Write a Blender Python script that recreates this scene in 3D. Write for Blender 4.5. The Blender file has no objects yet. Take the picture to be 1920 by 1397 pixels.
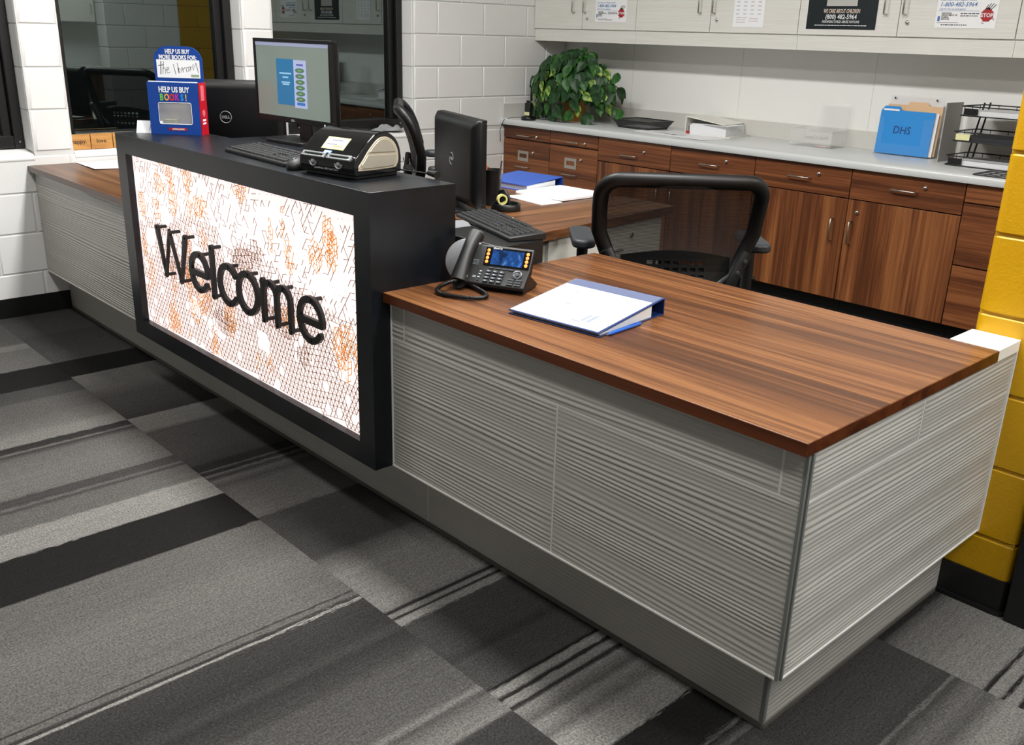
import bpy, bmesh, math, random
from mathutils import Vector, Matrix, Euler
random.seed(7)
PI = math.pi
sc = bpy.context.scene
COL = sc.collection

# ------------------------------------------------------------------ camera, world, lights, exposure
cam_d = bpy.data.cameras.new('camera'); cam = bpy.data.objects.new('camera', cam_d); COL.objects.link(cam)
cam.location = (0.790618, -1.498668, 1.465299)
cam.rotation_euler = (1.225969, -0.0276244, 0.8261218)
cam_d.sensor_fit = 'HORIZONTAL'; cam_d.sensor_width = 36.0
cam_d.lens = 1772.334 * 36.0 / 1920.0
cam_d.clip_start = 0.02
sc.camera = cam
w = bpy.data.worlds.new('world'); sc.world = w; w.use_nodes = True
w.node_tree.nodes['Background'].inputs[0].default_value = (0.75, 0.8, 0.85, 1)
w.node_tree.nodes['Background'].inputs[1].default_value = 0.05
vs = sc.view_settings
vs.view_transform = 'Standard'; vs.look = 'None'; vs.gamma = 1.0; vs.use_curve_mapping = False
vs.exposure = 0.3
CEIL = 3.1
# ceiling fixtures: (x, y, length along x, width along y, watts)
LAMPS = [(-2.65, 0.55, 1.2, 0.30, 64), (-0.65, 0.55, 1.2, 0.30, 68), (1.65, 0.55, 1.2, 0.30, 64),  # rightmost lamp of this row is added to balance wall brightness
         (-3.0, -1.05, 1.2, 0.30, 14), (-0.6, -1.05, 1.2, 0.30, 18), (1.7, -1.05, 1.2, 0.30, 18), (2.2, 2.6, 1.2, 0.30, 70)]  # last lamp is added to brighten the room seen in the window reflections

# ------------------------------------------------------------------ helpers
def lin(c):
    c = c / 255.0
    return c / 12.92 if c <= 0.04045 else ((c + 0.055) / 1.055) ** 2.4
def rgb(r, g, b): return (lin(r), lin(g), lin(b), 1.0)
MATS = {}
def M(name, col=(128, 128, 128), rough=0.5, metal=0.0, spec=0.5, bump=None, emit=0, alpha=1.0, trans=0.0, ior=None, coat=0.0):
    if name in MATS: return MATS[name]
    m = bpy.data.materials.new(name); m.use_nodes = True
    b = m.node_tree.nodes['Principled BSDF']
    b.inputs['Base Color'].default_value = rgb(*col)
    b.inputs['Roughness'].default_value = rough
    b.inputs['Metallic'].default_value = metal
    b.inputs['Specular IOR Level'].default_value = spec
    if ior: b.inputs['IOR'].default_value = ior
    if alpha < 1: b.inputs['Alpha'].default_value = alpha
    if trans: b.inputs['Transmission Weight'].default_value = trans
    if coat: b.inputs['Coat Weight'].default_value = coat
    if emit:
        b.inputs['Emission Color'].default_value = rgb(*col); b.inputs['Emission Strength'].default_value = emit
    if bump:
        N = Nodes(m); tex = N.noise(bump[0], 4, vec=N.pos())
        bp = N.n('ShaderNodeBump'); bp.inputs['Strength'].default_value = bump[1]; bp.inputs['Distance'].default_value = bump[2]
        N.l(tex, bp.inputs['Height']); N.l(bp.outputs[0], b.inputs['Normal'])
    MATS[name] = m
    return m
class Nodes:
    def __init__(s, m): s.t = m.node_tree; s.b = s.t.nodes['Principled BSDF']
    def n(s, typ): return s.t.nodes.new(typ)
    def l(s, a, b): s.t.links.new(a, b)
    def pos(s): return s.n('ShaderNodeNewGeometry').outputs['Position']
    def obj(s): return s.n('ShaderNodeTexCoord').outputs['Object']
    def rand(s): return s.n('ShaderNodeObjectInfo').outputs['Random']
    def mapping(s, vec, scale, loc=(0, 0, 0)):
        m = s.n('ShaderNodeMapping'); m.inputs['Scale'].default_value = scale; m.inputs['Location'].default_value = loc
        s.l(vec, m.inputs['Vector']); return m.outputs[0]
    def noise(s, scale, detail=2, vec=None, rough=.5, dist=0.0):
        t = s.n('ShaderNodeTexNoise'); t.inputs['Scale'].default_value = scale; t.inputs['Detail'].default_value = detail
        t.inputs['Roughness'].default_value = rough; t.inputs['Distortion'].default_value = dist
        if vec is not None: s.l(vec, t.inputs['Vector'])
        return t.outputs['Fac']
    def math(s, op, a, b=None, c=None):
        m = s.n('ShaderNodeMath'); m.operation = op
        for i, v in enumerate((a, b, c)):
            if v is None: continue
            if isinstance(v, (int, float)): m.inputs[i].default_value = v
            else: s.l(v, m.inputs[i])
        return m.outputs[0]
    def ramp(s, fac, stops, interp='LINEAR'):
        r = s.n('ShaderNodeValToRGB'); cr = r.color_ramp; cr.interpolation = interp
        while len(cr.elements) > 1: cr.elements.remove(cr.elements[-1])
        for i, (p, c) in enumerate(stops):
            e = cr.elements[0] if i == 0 else cr.elements.new(p)
            e.position = p; e.color = c
        s.l(fac, r.inputs[0]); return r.outputs[0]
    def mix(s, fac, a, b, mode='MIX'):
        m = s.n('ShaderNodeMix'); m.data_type = 'RGBA'; m.blend_type = mode
        for i, v in ((0, fac), (6, a), (7, b)):
            if isinstance(v, (int, float)): m.inputs[i].default_value = v
            elif isinstance(v, tuple): m.inputs[i].default_value = v
            else: s.l(v, m.inputs[i])
        return m.outputs[2]
    def bump(s, h, strength, dist):
        bp = s.n('ShaderNodeBump'); bp.inputs['Strength'].default_value = strength; bp.inputs['Distance'].default_value = dist
        s.l(h, bp.inputs['Height']); s.l(bp.outputs[0], s.b.inputs['Normal'])

class MB:
    """collects faces into one mesh"""
    def __init__(s): s.v = []; s.f = []
    def add(s, vs, fs, mat=None):
        o = len(s.v)
        s.v += [tuple(mat @ Vector(p)) for p in vs] if mat is not None else [tuple(p) for p in vs]
        s.f += [tuple(i + o for i in f) for f in fs]; return s
    def box(s, x0, x1, y0, y1, z0, z1, mat=None):
        v = [(x0, y0, z0), (x1, y0, z0), (x1, y1, z0), (x0, y1, z0), (x0, y0, z1), (x1, y0, z1), (x1, y1, z1), (x0, y1, z1)]
        return s.add(v, [(0, 3, 2, 1), (4, 5, 6, 7), (0, 1, 5, 4), (1, 2, 6, 5), (2, 3, 7, 6), (3, 0, 4, 7)], mat)
    def prism(s, poly, a, b, axis='z', mat=None):
        """polygon (ccw) extruded along an axis; poly in the other two axes (x,y) / (x,z) / (y,z)"""
        n = len(poly)
        def P(p, t): return {'z': (p[0], p[1], t), 'y': (p[0], t, p[1]), 'x': (t, p[0], p[1])}[axis]
        v = [P(p, a) for p in poly] + [P(p, b) for p in poly]
        f = [tuple(range(n))[::-1], tuple(range(n, 2 * n))] + [(i, (i + 1) % n, n + (i + 1) % n, n + i) for i in range(n)]
        return s.add(v, f, mat)
    def tube(s, path, r, n=8, closed=False, cap=True, mat=None, flat=1.0):
        P = [Vector(p) for p in path]; m = len(P); rings = []
        rr = r if isinstance(r, (list, tuple)) else [r] * m
        up = None
        for i in range(m):
            a = P[(i - 1) % m] if (closed or i > 0) else P[i]; b = P[(i + 1) % m] if (closed or i < m - 1) else P[i]
            t = (b - a).normalized()
            if up is None:
                up = Vector((0, 0, 1)) if abs(t.z) < .9 else Vector((1, 0, 0))
            u = t.cross(up); u = u.normalized() if u.length > 1e-6 else t.orthogonal().normalized()
            w_ = u.cross(t).normalized(); up = w_
            rings.append([P[i] + rr[i] * (math.cos(2 * PI * k / n) * u * flat + math.sin(2 * PI * k / n) * w_) for k in range(n)])
        v = [p for g in rings for p in g]; f = []
        for i in range(m if closed else m - 1):
            j = (i + 1) % m
            for k in range(n): f.append((i * n + k, i * n + (k + 1) % n, j * n + (k + 1) % n, j * n + k))
        if cap and not closed: f += [tuple(range(n))[::-1], tuple((m - 1) * n + k for k in range(n))]
        return s.add(v, f, mat)
    def lathe(s, prof, n=24, c=(0, 0, 0), mat=None, caps=True):
        v = []; f = []
        for r, z in prof:
            for k in range(n): v.append((c[0] + r * math.cos(2 * PI * k / n), c[1] + r * math.sin(2 * PI * k / n), c[2] + z))
        for i in range(len(prof) - 1):
            for k in range(n): f.append((i * n + k, i * n + (k + 1) % n, (i + 1) * n + (k + 1) % n, (i + 1) * n + k))
        if caps: f += [tuple(range(n))[::-1], tuple((len(prof) - 1) * n + k for k in range(n))]
        return s.add(v, f, mat)
    def grid(s, fn, nu, nv, mat=None, thick=None):
        v = [fn(i / nu, j / nv) for j in range(nv + 1) for i in range(nu + 1)]
        f = [(j * (nu + 1) + i, j * (nu + 1) + i + 1, (j + 1) * (nu + 1) + i + 1, (j + 1) * (nu + 1) + i) for j in range(nv) for i in range(nu)]
        return s.add(v, f, mat)
    def mesh(s, name, smooth=False):
        me = bpy.data.meshes.new(name); me.from_pydata(s.v, [], s.f); me.validate(); me.update()
        bm = bmesh.new(); bm.from_mesh(me); bmesh.ops.recalc_face_normals(bm, faces=bm.faces); bm.to_mesh(me); bm.free()
        if smooth:
            for p in me.polygons: p.use_smooth = True
        return me
    def build(s, name, mat, parent=None, bevel=0, seg=2, smooth=False, loc=None, rot=None):
        o = bpy.data.objects.new(name, s.mesh(name, smooth)); COL.objects.link(o)
        o.data.materials.append(mat)
        if parent is not None: o.parent = parent
        if loc: o.location = loc
        if rot: o.rotation_euler = rot
        if bevel:
            bv = o.modifiers.new('bevel', 'BEVEL'); bv.width = bevel; bv.segments = seg; bv.limit_method = 'ANGLE'; bv.angle_limit = 0.6
            bv.harden_normals = False
            for p in o.data.polygons: p.use_smooth = True
            try:
                o.data.set_sharp_from_angle(angle=0.6)
            except Exception: pass
        elif smooth:
            try: o.data.set_sharp_from_angle(angle=0.9)
            except Exception: pass
        return o
def B(name, mat, dims, parent=None, bevel=0, **k): return MB().box(*dims).build(name, mat, parent, bevel, **k)
def tag(o, label=None, cat=None, group=None, kind=None):
    if label: o['label'] = label
    if cat: o['category'] = cat
    if group: o['group'] = group
    if kind: o['kind'] = kind
    return o
def thing(name, label, cat, loc=(0, 0, 0), rotz=0, group=None):
    o = bpy.data.objects.new(name, None); COL.objects.link(o); o.empty_display_size = .05
    o.location = loc; o.rotation_euler = (0, 0, rotz)
    return tag(o, label, cat, group)
def struct(o): o['kind'] = 'structure'; return o
def inst(name, me, parent, loc=(0, 0, 0), rot=(0, 0, 0), scale=None):
    o = bpy.data.objects.new(name, me); COL.objects.link(o); o.parent = parent; o.location = loc; o.rotation_euler = rot
    if scale: o.scale = scale
    return o
def rpoly(x0, x1, y0, y1, r, n=5, corners=(1, 1, 1, 1)):
    """rounded rectangle, ccw from lower left"""
    out = []
    for (cx, cy, a0), on in zip(((x0 + r, y0 + r, PI), (x1 - r, y0 + r, 1.5 * PI), (x1 - r, y1 - r, 0), (x0 + r, y1 - r, .5 * PI)), corners):
        if on:
            for k in range(n + 1):
                a = a0 + .5 * PI * k / n; out.append((cx + r * math.cos(a), cy + r * math.sin(a)))
        else:
            out.append((x0 if a0 in (PI, .5 * PI) else x1, y0 if a0 in (PI, 1.5 * PI) else y1))
    return out
def text(name, body, size, mat, parent, mat4, align='LEFT', extrude=.0004, bold=0.0, shear=0.0, sx=1.0, line=1.0):
    cu = bpy.data.curves.new('txt', 'FONT'); cu.body = body; cu.size = size; cu.align_x = align; cu.extrude = extrude
    cu.offset = bold; cu.shear = shear; cu.space_line = line; cu.resolution_u = 2
    to = bpy.data.objects.new('txt', cu); COL.objects.link(to)
    dg = bpy.context.evaluated_depsgraph_get(); me = bpy.data.meshes.new_from_object(to.evaluated_get(dg))
    bpy.data.objects.remove(to); bpy.data.curves.remove(cu)
    me.name = name; me.transform(Matrix.Diagonal((sx, 1, 1, 1))); me.transform(mat4)
    me.materials.clear(); me.materials.append(mat)
    o = bpy.data.objects.new(name, me); COL.objects.link(o)
    if parent is not None: o.parent = parent
    return o
def front(x, y, z): return Matrix.Translation((x, y, z)) @ Matrix.Rotation(PI / 2, 4, 'X')      # text facing -y
def flat(x, y, z, a=0): return Matrix.Translation((x, y, z)) @ Matrix.Rotation(a, 4, 'Z')
def strokes(mb, lines, wid, y0, y1):
    """ribbon strokes with round ends in the xz plane, thickness y0..y1"""
    h = wid / 2
    for li, pts in enumerate(lines):
        ya = y0 + .0005 * li
        pts = [Vector((p[0], p[1])) for p in pts]; L = []; R = []
        closed = (pts[0] - pts[-1]).length < 1e-6
        if closed: pts = pts[:-1]
        m = len(pts)
        for i in range(m):
            a = pts[i - 1] if (i or closed) else pts[i]; b = pts[(i + 1) % m] if (i < m - 1 or closed) else pts[i]
            t = (b - a).normalized(); nn = Vector((-t.y, t.x)); L.append(pts[i] + nn * h); R.append(pts[i] - nn * h)
        for i in range(m if closed else m - 1):
            j = (i + 1) % m; q = [R[i], R[j], L[j], L[i]]
            mb.prism([(p.x, p.y) for p in q][::-1], ya + .00006 * (i % 2), y1, 'y')
        if not closed:
            for c in (pts[0], pts[-1]):
                mb.prism([(c.x + h * math.cos(2 * PI * k / 14), c.y + h * math.sin(2 * PI * k / 14)) for k in range(14)], ya + .0003, y1, 'y')
    return mb
def arc(cx, cz, rx, rz, a0, a1, n=20):
    return [(cx + rx * math.cos(math.radians(a0 + (a1 - a0) * k / n)), cz + rz * math.sin(math.radians(a0 + (a1 - a0) * k / n))) for k in range(n + 1)]
def cat(P, n=4, closed=True):
    out = []; m = len(P)
    for i in range(m if closed else m - 1):
        p0, p1, p2, p3 = (P[(i + k) % m] if closed else P[min(max(i + k, 0), m - 1)] for k in (-1, 0, 1, 2))
        for k in range(n):
            t = k / n
            out.append(tuple(.5 * (2 * b + (c - a) * t + (2 * a - 5 * b + 4 * c - d) * t * t + (3 * b - a - 3 * c + d) * t ** 3) for a, b, c, d in zip(p0, p1, p2, p3)))
    if not closed: out.append(P[-1])
    return out
def plan(n_): random.seed(n_)
# ------------------------------------------------------------------ materials
def wood(name, grain, dark=(57, 33, 18), mid=(96, 60, 34), light=(124, 83, 49), rough=.34, seed=0.0):
    m = M(name, mid, rough, spec=.4); N = Nodes(m)
    k = {'x': (.5, 13, 13), 'y': (13, .5, 13), 'z': (11, 11, .5)}[grain]
    k2 = {'x': (1.2, 80, 80), 'y': (80, 1.2, 80), 'z': (70, 70, 1.2)}[grain]
    off = N.n('ShaderNodeVectorMath'); off.operation = 'ADD'
    N.l(N.pos(), off.inputs[0])
    cx = N.n('ShaderNodeCombineXYZ'); r = N.math('MULTIPLY', N.rand(), 37.0)
    for i in range(3): N.l(N.math('ADD', r, seed), cx.inputs[i])
    N.l(cx.outputs[0], off.inputs[1])
    a = N.noise(1.0, 5, N.mapping(off.outputs[0], k), .62, .35)
    b = N.noise(1.0, 3, N.mapping(off.outputs[0], k2), .6)
    f = N.math('ADD', N.math('MULTIPLY', a, .68), N.math('MULTIPLY', b, .32))
    c = N.ramp(f, [(.33, rgb(*dark)), (.44, rgb(*[(p + q) // 2 for p, q in zip(dark, mid)])), (.50, rgb(*mid)), (.60, rgb(*light)), (.72, rgb(*mid))])
    N.l(c, N.b.inputs['Base Color']); return m
WOOD_X = wood('walnut_laminate_grain_x', 'x')
WOOD_Y = wood('walnut_laminate_grain_y', 'y')
WOODC_X = wood('cabinet_laminate_grain_x', 'x', (66, 34, 17), (112, 64, 35), (140, 86, 49), .4)
WOODC_Z = wood('cabinet_laminate_grain_z', 'z', (68, 35, 17), (116, 68, 37), (150, 95, 55), .4)
TILE = M('wavy_white_tile', (166, 164, 158), .3, spec=.5)
GROUT = M('tile_grout', (200, 199, 194), .7)
def blockpaint(name, col, fine=.0012):
    m = M(name, col, .42, spec=.4); N = Nodes(m)
    h = N.math('ADD', N.math('MULTIPLY', N.noise(38, 5, N.pos()), .7), N.noise(160, 3, N.pos()))
    N.bump(h, .3, fine); return m
WHITE_BLOCK = blockpaint('white_block_paint', (232, 232, 230))
YELLOW_BLOCK = blockpaint('yellow_block_paint', (190, 144, 0), .002)
WHITE_WALL = M('white_wall', (236, 236, 232), .5, bump=(60, .2, .001))
GREY_WALL = M('lobby_wall_paint', (205, 205, 203), .6)
CEIL_MAT = M('ceiling_tile', (226, 226, 224), .85)
CONCRETE = M('floor_slab', (70, 70, 68), .9)
RUBBER = M('black_rubber_base', (9, 9, 10), .45)
BLACKFRAME = M('black_window_frame', (17, 17, 19), .38)
STEEL = M('brushed_steel', (190, 186, 178), .28, 1.0)
CHROME = M('chrome', (215, 215, 215), .12, 1.0)
ALU = M('aluminium_trim', (118, 121, 117), .35, .25)
def boxblack():
    m = M('black_laminate', (24, 28, 33), .34, spec=.35); N = Nodes(m)
    c = N.ramp(N.noise(14, 6, N.pos(), .65), [(.35, rgb(8, 11, 15)), (.65, rgb(15, 20, 26))]); N.l(c, N.b.inputs['Base Color']); return m
BOXBLACK = boxblack()
PLASTIC = M('black_plastic', (13, 14, 15), .38)
PLASTIC_MATT = M('matt_black_plastic', (13, 14, 15), .5)
MONITOR = M('monitor_black', (4, 4, 5), .45, spec=.35)
CHAIRBLK = M('chair_black', (5, 5, 6), .45, spec=.4)
PLASTIC_DK = M('dark_grey_plastic', (40, 43, 47), .45)
GLOSSY = M('glossy_black_plastic', (10, 11, 13), .08)
KEYCAP = M('keycap_black', (24, 26, 28), .5)
FABRIC = M('black_fabric', (22, 22, 24), .9)
PAPER = M('white_paper', (242, 243, 245), .7)
PAPER_G = M('grey_white_paper', (222, 224, 226), .75)
INK = M('black_ink', (20, 20, 22), .7)
INKG = M('grey_ink', (130, 132, 140), .7)
INKB = M('blue_ink', (84, 124, 178), .7)
WHITEP = M('white_print', (236, 236, 238), .6)
REDP = M('red_print', (170, 24, 34), .5)
COUNTER = M('grey_white_countertop', (203, 206, 206), .22, bump=(300, .05, .0004))
def linen():
    m = M('linen_white_laminate', (206, 205, 197), .48); N = Nodes(m)
    f = N.noise(1.0, 4, N.mapping(N.pos(), (5, 5, 240)), .6)
    c = N.ramp(f, [(.3, rgb(214, 213, 206)), (.7, rgb(229, 228, 222))]); N.l(c, N.b.inputs['Base Color']); return m
LINEN = linen()
WHITE_LAM = M('white_laminate', (232, 230, 222), .4)
BLUE_BOARD = M('blue_card', (18, 66, 150), .35)
BINDER_BLUE = M('royal_blue_vinyl', (30, 74, 160), .35)
BINDER_NAVY = M('navy_vinyl', (24, 44, 92), .3)
CLEAR = M('clear_plastic', (255, 255, 255), .05, trans=1.0, ior=1.25)
def frosted():
    m = M('cloudy_clear_plastic', (238, 238, 236), .25, spec=.5, alpha=.16); return m
CLOUDY = frosted()
def glass():
    m = M('dark_window_glass', (7, 10, 10), .015, ior=2.5); N = Nodes(m)
    N.b.inputs['Specular Tint'].default_value = (.82, .97, .95, 1); return m
GLASS = glass()
def carpet(name, stops, x0, x1):
    m = M(name, (110, 108, 104), .95, spec=.1); N = Nodes(m)
    sp = N.n('ShaderNodeSeparateXYZ'); N.l(N.pos(), sp.inputs[0])
    # ragged band edges: wobble x with noise that is long in y
    wob = N.noise(1.0, 4, N.mapping(N.pos(), (60, 9, 1)), .7)
    xx = N.math('ADD', sp.outputs[0], N.math('MULTIPLY', N.math('SUBTRACT', wob, .5), .011))
    dd = N.noise(1.0, 2, N.mapping(N.pos(), (230, 26, 1)), .6); mk = N.ramp(N.noise(1.0, 1, N.mapping(N.pos(), (7, 1.6, 1), (x0 * 3, 0, 0))), [(.47, (0, 0, 0, 1)), (.62, (1, 1, 1, 1))])
    xx = N.math('ADD', xx, N.math('MULTIPLY', N.math('MULTIPLY', N.math('SUBTRACT', dd, .5), .045), mk))
    mr = N.n('ShaderNodeMapRange'); mr.inputs[1].default_value = x0; mr.inputs[2].default_value = x1; N.l(xx, mr.inputs[0])
    st = []
    for x, v in stops:
        st.append(((x - x0) / (x1 - x0), rgb(v * .73, v * .722, v * .70)))
    base = N.ramp(mr.outputs[0], st[:30])
    k = 29
    while k < len(st) - 1:          # a ramp holds 32 stops: chain further ramps for busy tiles
        nxt = N.ramp(mr.outputs[0], st[k:k + 30])
        base = N.mix(N.math('GREATER_THAN', mr.outputs[0], st[k][0]), base, nxt); k += 29
    streak = N.noise(1.0, 2, N.mapping(N.pos(), (110, 2.0, 1)), .5)
    dash = N.noise(1.0, 2, N.mapping(N.pos(), (190, 28, 1)), .6)
    pile = N.noise(170, 4, N.pos(), .85)
    f = N.math('ADD', N.math('MULTIPLY', streak, .12), N.math('ADD', N.math('MULTIPLY', dash, .22), N.math('MULTIPLY', pile, 1.16)))
    fac = N.ramp(f, [(.55, (.38, .38, .38, 1)), (.75, (1.0, 1.0, 1.0, 1)), (.95, (1.75, 1.75, 1.75, 1))])
    c = N.mix(1.0, base, fac, 'MULTIPLY'); N.l(c, N.b.inputs['Base Color'])
    N.bump(N.math('ADD', pile, N.math('MULTIPLY', dash, .5)), .6, .004); return m
# ------------------------------------------------------------------ dimensions (metres)
XW, YB, YP = -4.423, 3.85, 1.015          # window wall face, back wall face, front of the yellow wall end
H, TW = 0.7667, 0.028                     # desk top height and thickness
XB, XL, YF, YBK, ZT, ZB = -1.346, -3.107, -0.038, 0.264, 1.048, 0.222     # lightbox
YPX0, YPX1 = -0.122, 0.098                # yellow wall thickness
ZC = 0.887                                # back counter top

# ------------------------------------------------------------------ floor
floor = struct(B('floor', CONCRETE, (-4.62, 4.3, -5.2, 4.05, -.10, -.008)))
ROW0 = [(-4.6, 88), (-4.2, 92), (-3.95, 96), (-3.93, 132), (-3.86, 128), (-3.85, 112), (-3.565, 118), (-3.56, 32), (-3.305, 34), (-3.3, 78), (-3.16, 84),
        (-3.15, 100), (-2.98, 104), (-2.84, 122), (-2.80, 138), (-2.72, 140), (-2.715, 52), (-2.665, 60), (-2.66, 130), (-2.64, 62), (-2.60, 112), (-2.45, 124), (-2.3, 120),
        (-2.29, 78), (-2.235, 80), (-2.23, 118), (-2.205, 72), (-2.19, 110), (-2.07, 112), (-2.06, 156), (-1.91, 152), (-1.905, 34), (-1.67, 36), (-1.665, 112), (-1.5, 114),
        (-1.4, 124), (-1.2, 116), (-1.15, 118), (-1.147, 66), (-1.143, 66), (-1.14, 118), (-1.12, 112), (-1.118, 62), (-1.107, 64), (-1.104, 172), (-1.098, 172), (-1.094, 68), (-.97, 60), (-.92, 72), (-.9, 58), (-.82, 74), (-.8, 88), (-.62, 96),
        (-.6, 132), (-.585, 84), (-.55, 118), (-.5, 132), (-.49, 66), (-.4, 60), (-.2, 62), (-.18, 110), (.1, 100), (.12, 44), (.5, 48), (.52, 116), (.9, 96), (1.2, 70), (1.8, 96)]
ROW1 = [(-4.6, 78), (-4.05, 82), (-4.0, 74), (-3.6, 86), (-3.565, 88), (-3.56, 28), (-3.335, 28), (-3.33, 124), (-3.12, 116), (-3.0, 92), (-2.82, 80), (-2.72, 66),
        (-2.715, 142), (-2.57, 134), (-2.54, 92), (-2.3, 86), (-2.17, 72), (-2.15, 50), (-2.10, 46), (-2.095, 110), (-2.08, 46), (-2.06, 52), (-2.055, 118), (-2.03, 60), (-2.0, 112), (-1.96, 86), (-1.92, 108),
        (-1.72, 118), (-1.685, 116), (-1.68, 78), (-1.36, 74), (-1.33, 104), (-1.27, 128), (-1.24, 140), (-1.02, 142), (-1.0, 128), (-.995, 46), (-.985, 46), (-.98, 140), (-.965, 136), (-.962, 44), (-.955, 44), (-.95, 146), (-.925, 146), (-.92, 72), (-.75, 70), (-.72, 58), (-.7, 72), (-.585, 76),
        (-.58, 30), (-.574, 30), (-.57, 148), (-.545, 146), (-.542, 42), (-.532, 42), (-.528, 140), (-.505, 138), (-.5, 46), (-.49, 60), (-.485, 142), (-.44, 96), (-.42, 136), (-.38, 110), (-.35, 144), (-.27, 144), (-.265, 36), (-.14, 38), (-.135, 110), (-.125, 38), (-.1, 100), (-.095, 60), (-.02, 74), (.08, 76), (.12, 66),
        (.125, 118), (.135, 72), (.18, 110), (.22, 88), (.26, 134), (.31, 136), (.34, 84), (.5, 100), (.8, 60), (1.3, 100), (1.8, 90)]
ROW2 = [(-4.6, 70), (-2.0, 70), (-.5, 60), (-.06, 40), (-.055, 78), (-.02, 120), (.02, 128), (.195, 132), (.2, 34), (.207, 34), (.21, 132), (.237, 132), (.24, 34), (.247, 34), (.25, 132), (.277, 132), (.28, 34), (.29, 34), (.295, 120), (.32, 40), (.5, 44), (.52, 110), (1.8, 90)]
ROWM = [(-4.6, 100), (-3.9, 100), (-3.89, 60), (-3.3, 70), (-3.2, 120), (-2.6, 112), (-2.59, 36), (-2.35, 36), (-2.34, 100), (-1.4, 116), (-1.39, 62), (-.9, 66), (-.5, 120), (.2, 100), (1.8, 90)]
TL = .9144
def tile_mat(row, rname, x0, x1):
    pts = [p for p in row if x0 <= p[0] <= x1]
    def at(x):
        for (a, va), (b, vb) in zip(row, row[1:]):
            if a <= x <= b: return va + (vb - va) * (x - a) / (b - a + 1e-9)
        return row[-1][1]
    pts = [(x0, at(x0))] + pts + [(x1, at(x1))]
    return carpet('carpet_%s_%d' % (rname, round(x0 * 100)), pts, x0, x1)
ys = [(-3.0, -1.1744, ROWM, 'm'), (-1.1744, -.26, ROW0, 'a'), (-.26, .6544, ROW1, 'b'), (.6544, 1.5688, ROW2, 'c'), (1.5688, 3.85, ROWM, 'd')]
for y0, y1, row, rn in ys:
    for k in range(-4, 5):
        a = -.7616 + k * TL if rn in 'ac' else -.925 + k * TL
        b = a + TL; a = max(a, -4.45)
        if b < -4.3 or a > 1.75: continue
        B('carpet_tile', tile_mat(row, rn, a, b), (a + .0002, b - .0002, y0 + .0002, y1 - .0002, -.008, 0), floor)
# rest of the lobby carpet, behind and right of the camera
B('carpet_field', M('plain_carpet', (96, 94, 90), .95), (-4.42, 4.25, -5.0, -3.001, -.008, 0), floor)
B('carpet_field', MATS['plain_carpet'], (2.8, 4.25, -3.0, 3.85, -.008, 0), floor)

# ------------------------------------------------------------------ painted block walls
CO, Z0 = 0.2032, 0.0203
JB = .007
def block_mesh(L, Ht, D, rl, rr, cache={}):
    """block lying along local y (0..L), face at x=0, depth to -D; rl / rr: bullnose radius on the near / far vertical face edge"""
    key = (round(L, 3), round(Ht, 3), D, rl, rr)
    if key in cache: return cache[key]
    r0 = .005; pts = []
    pts += [(-D, 0)] if not rl else [(-D, 0)]
    R1 = rl or r0; R2 = rr or r0; n1 = 6 if rl else 1; n2 = 6 if rr else 1
    for k in range(n1 + 1):
        a = -PI / 2 + (PI / 2) * k / n1; pts.append((-R1 + R1 * math.cos(a), R1 + R1 * math.sin(a)))
    pts += [(0, R1 + .004), (0, L - R2 - .004)]
    for k in range(n2 + 1):
        a = (PI / 2) * k / n2; pts.append((-R2 + R2 * math.cos(a), L - R2 + R2 * math.sin(a)))
    pts.append((-D, L))
    # chamfer top and bottom edges of the face
    mb = MB(); c = .004
    inner = [(min(x, -c) if x > -c else x, y) for x, y in pts]
    n = len(pts); lev = [(0, inner), (c, pts), (Ht - c, pts), (Ht, inner)]
    v = [(p[0], p[1], z) for z, ps in lev for p in ps]
    f = [tuple(range(n))[::-1], tuple(range(3 * n, 4 * n))]
    for i in range(3):
        for k in range(n): f.append((i * n + k, i * n + (k + 1) % n, (i + 1) * n + (k + 1) % n, (i + 1) * n + k))
    mb.add(v, f); me = mb.mesh('block', True)
    try: me.set_sharp_from_angle(angle=.5)
    except Exception: pass
    cache[key] = me; return me
OPEN = [(-0.96, 0.04), (0.24, 1.231), (1.431, 2.436)]; ZS, ZTOP = .825, 2.25
core = MB()
for a, b in ((-5.1, -.96), (.04, .24), (1.231, 1.431), (2.436, YB)): core.box(XW - .2, XW - .006, a + .004, b - .004 if b < 3 else b, 0, CEIL)
for a, b in OPEN: core.box(XW - .2, XW - .006, a, b, 0, ZS - .03).box(XW - .2, XW - .006, a, b, ZTOP, CEIL)
wall_left = struct(core.build('wall_left', M('white_mortar', (214, 214, 212), .7)))
WHITE_BLOCK_M = WHITE_BLOCK
def lay(y0, y1, z0, z1, phase, rl, rr, parent, mat):
    """blocks of one course between y0 and y1 in running bond"""
    js = []; k = math.floor((y0 - phase) / .4048)
    while True:
        j = phase + k * .4048; k += 1
        if j >= y1 - .03: break
        if j > y0 + .03: js.append(j)
    ed = [y0] + js + [y1]
    for a, b in zip(ed, ed[1:]):
        la = a + (JB / 2 if a > y0 else 0); lb = b - (JB / 2 if b < y1 else 0)
        me = block_mesh(lb - la, z1 - z0 - JB, .19, rl if a == y0 else 0, rr if b == y1 else 0)
        if not me.materials: me.materials.append(mat)
        inst('block', me, parent, (XW, la, z0 + JB / 2))
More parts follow.
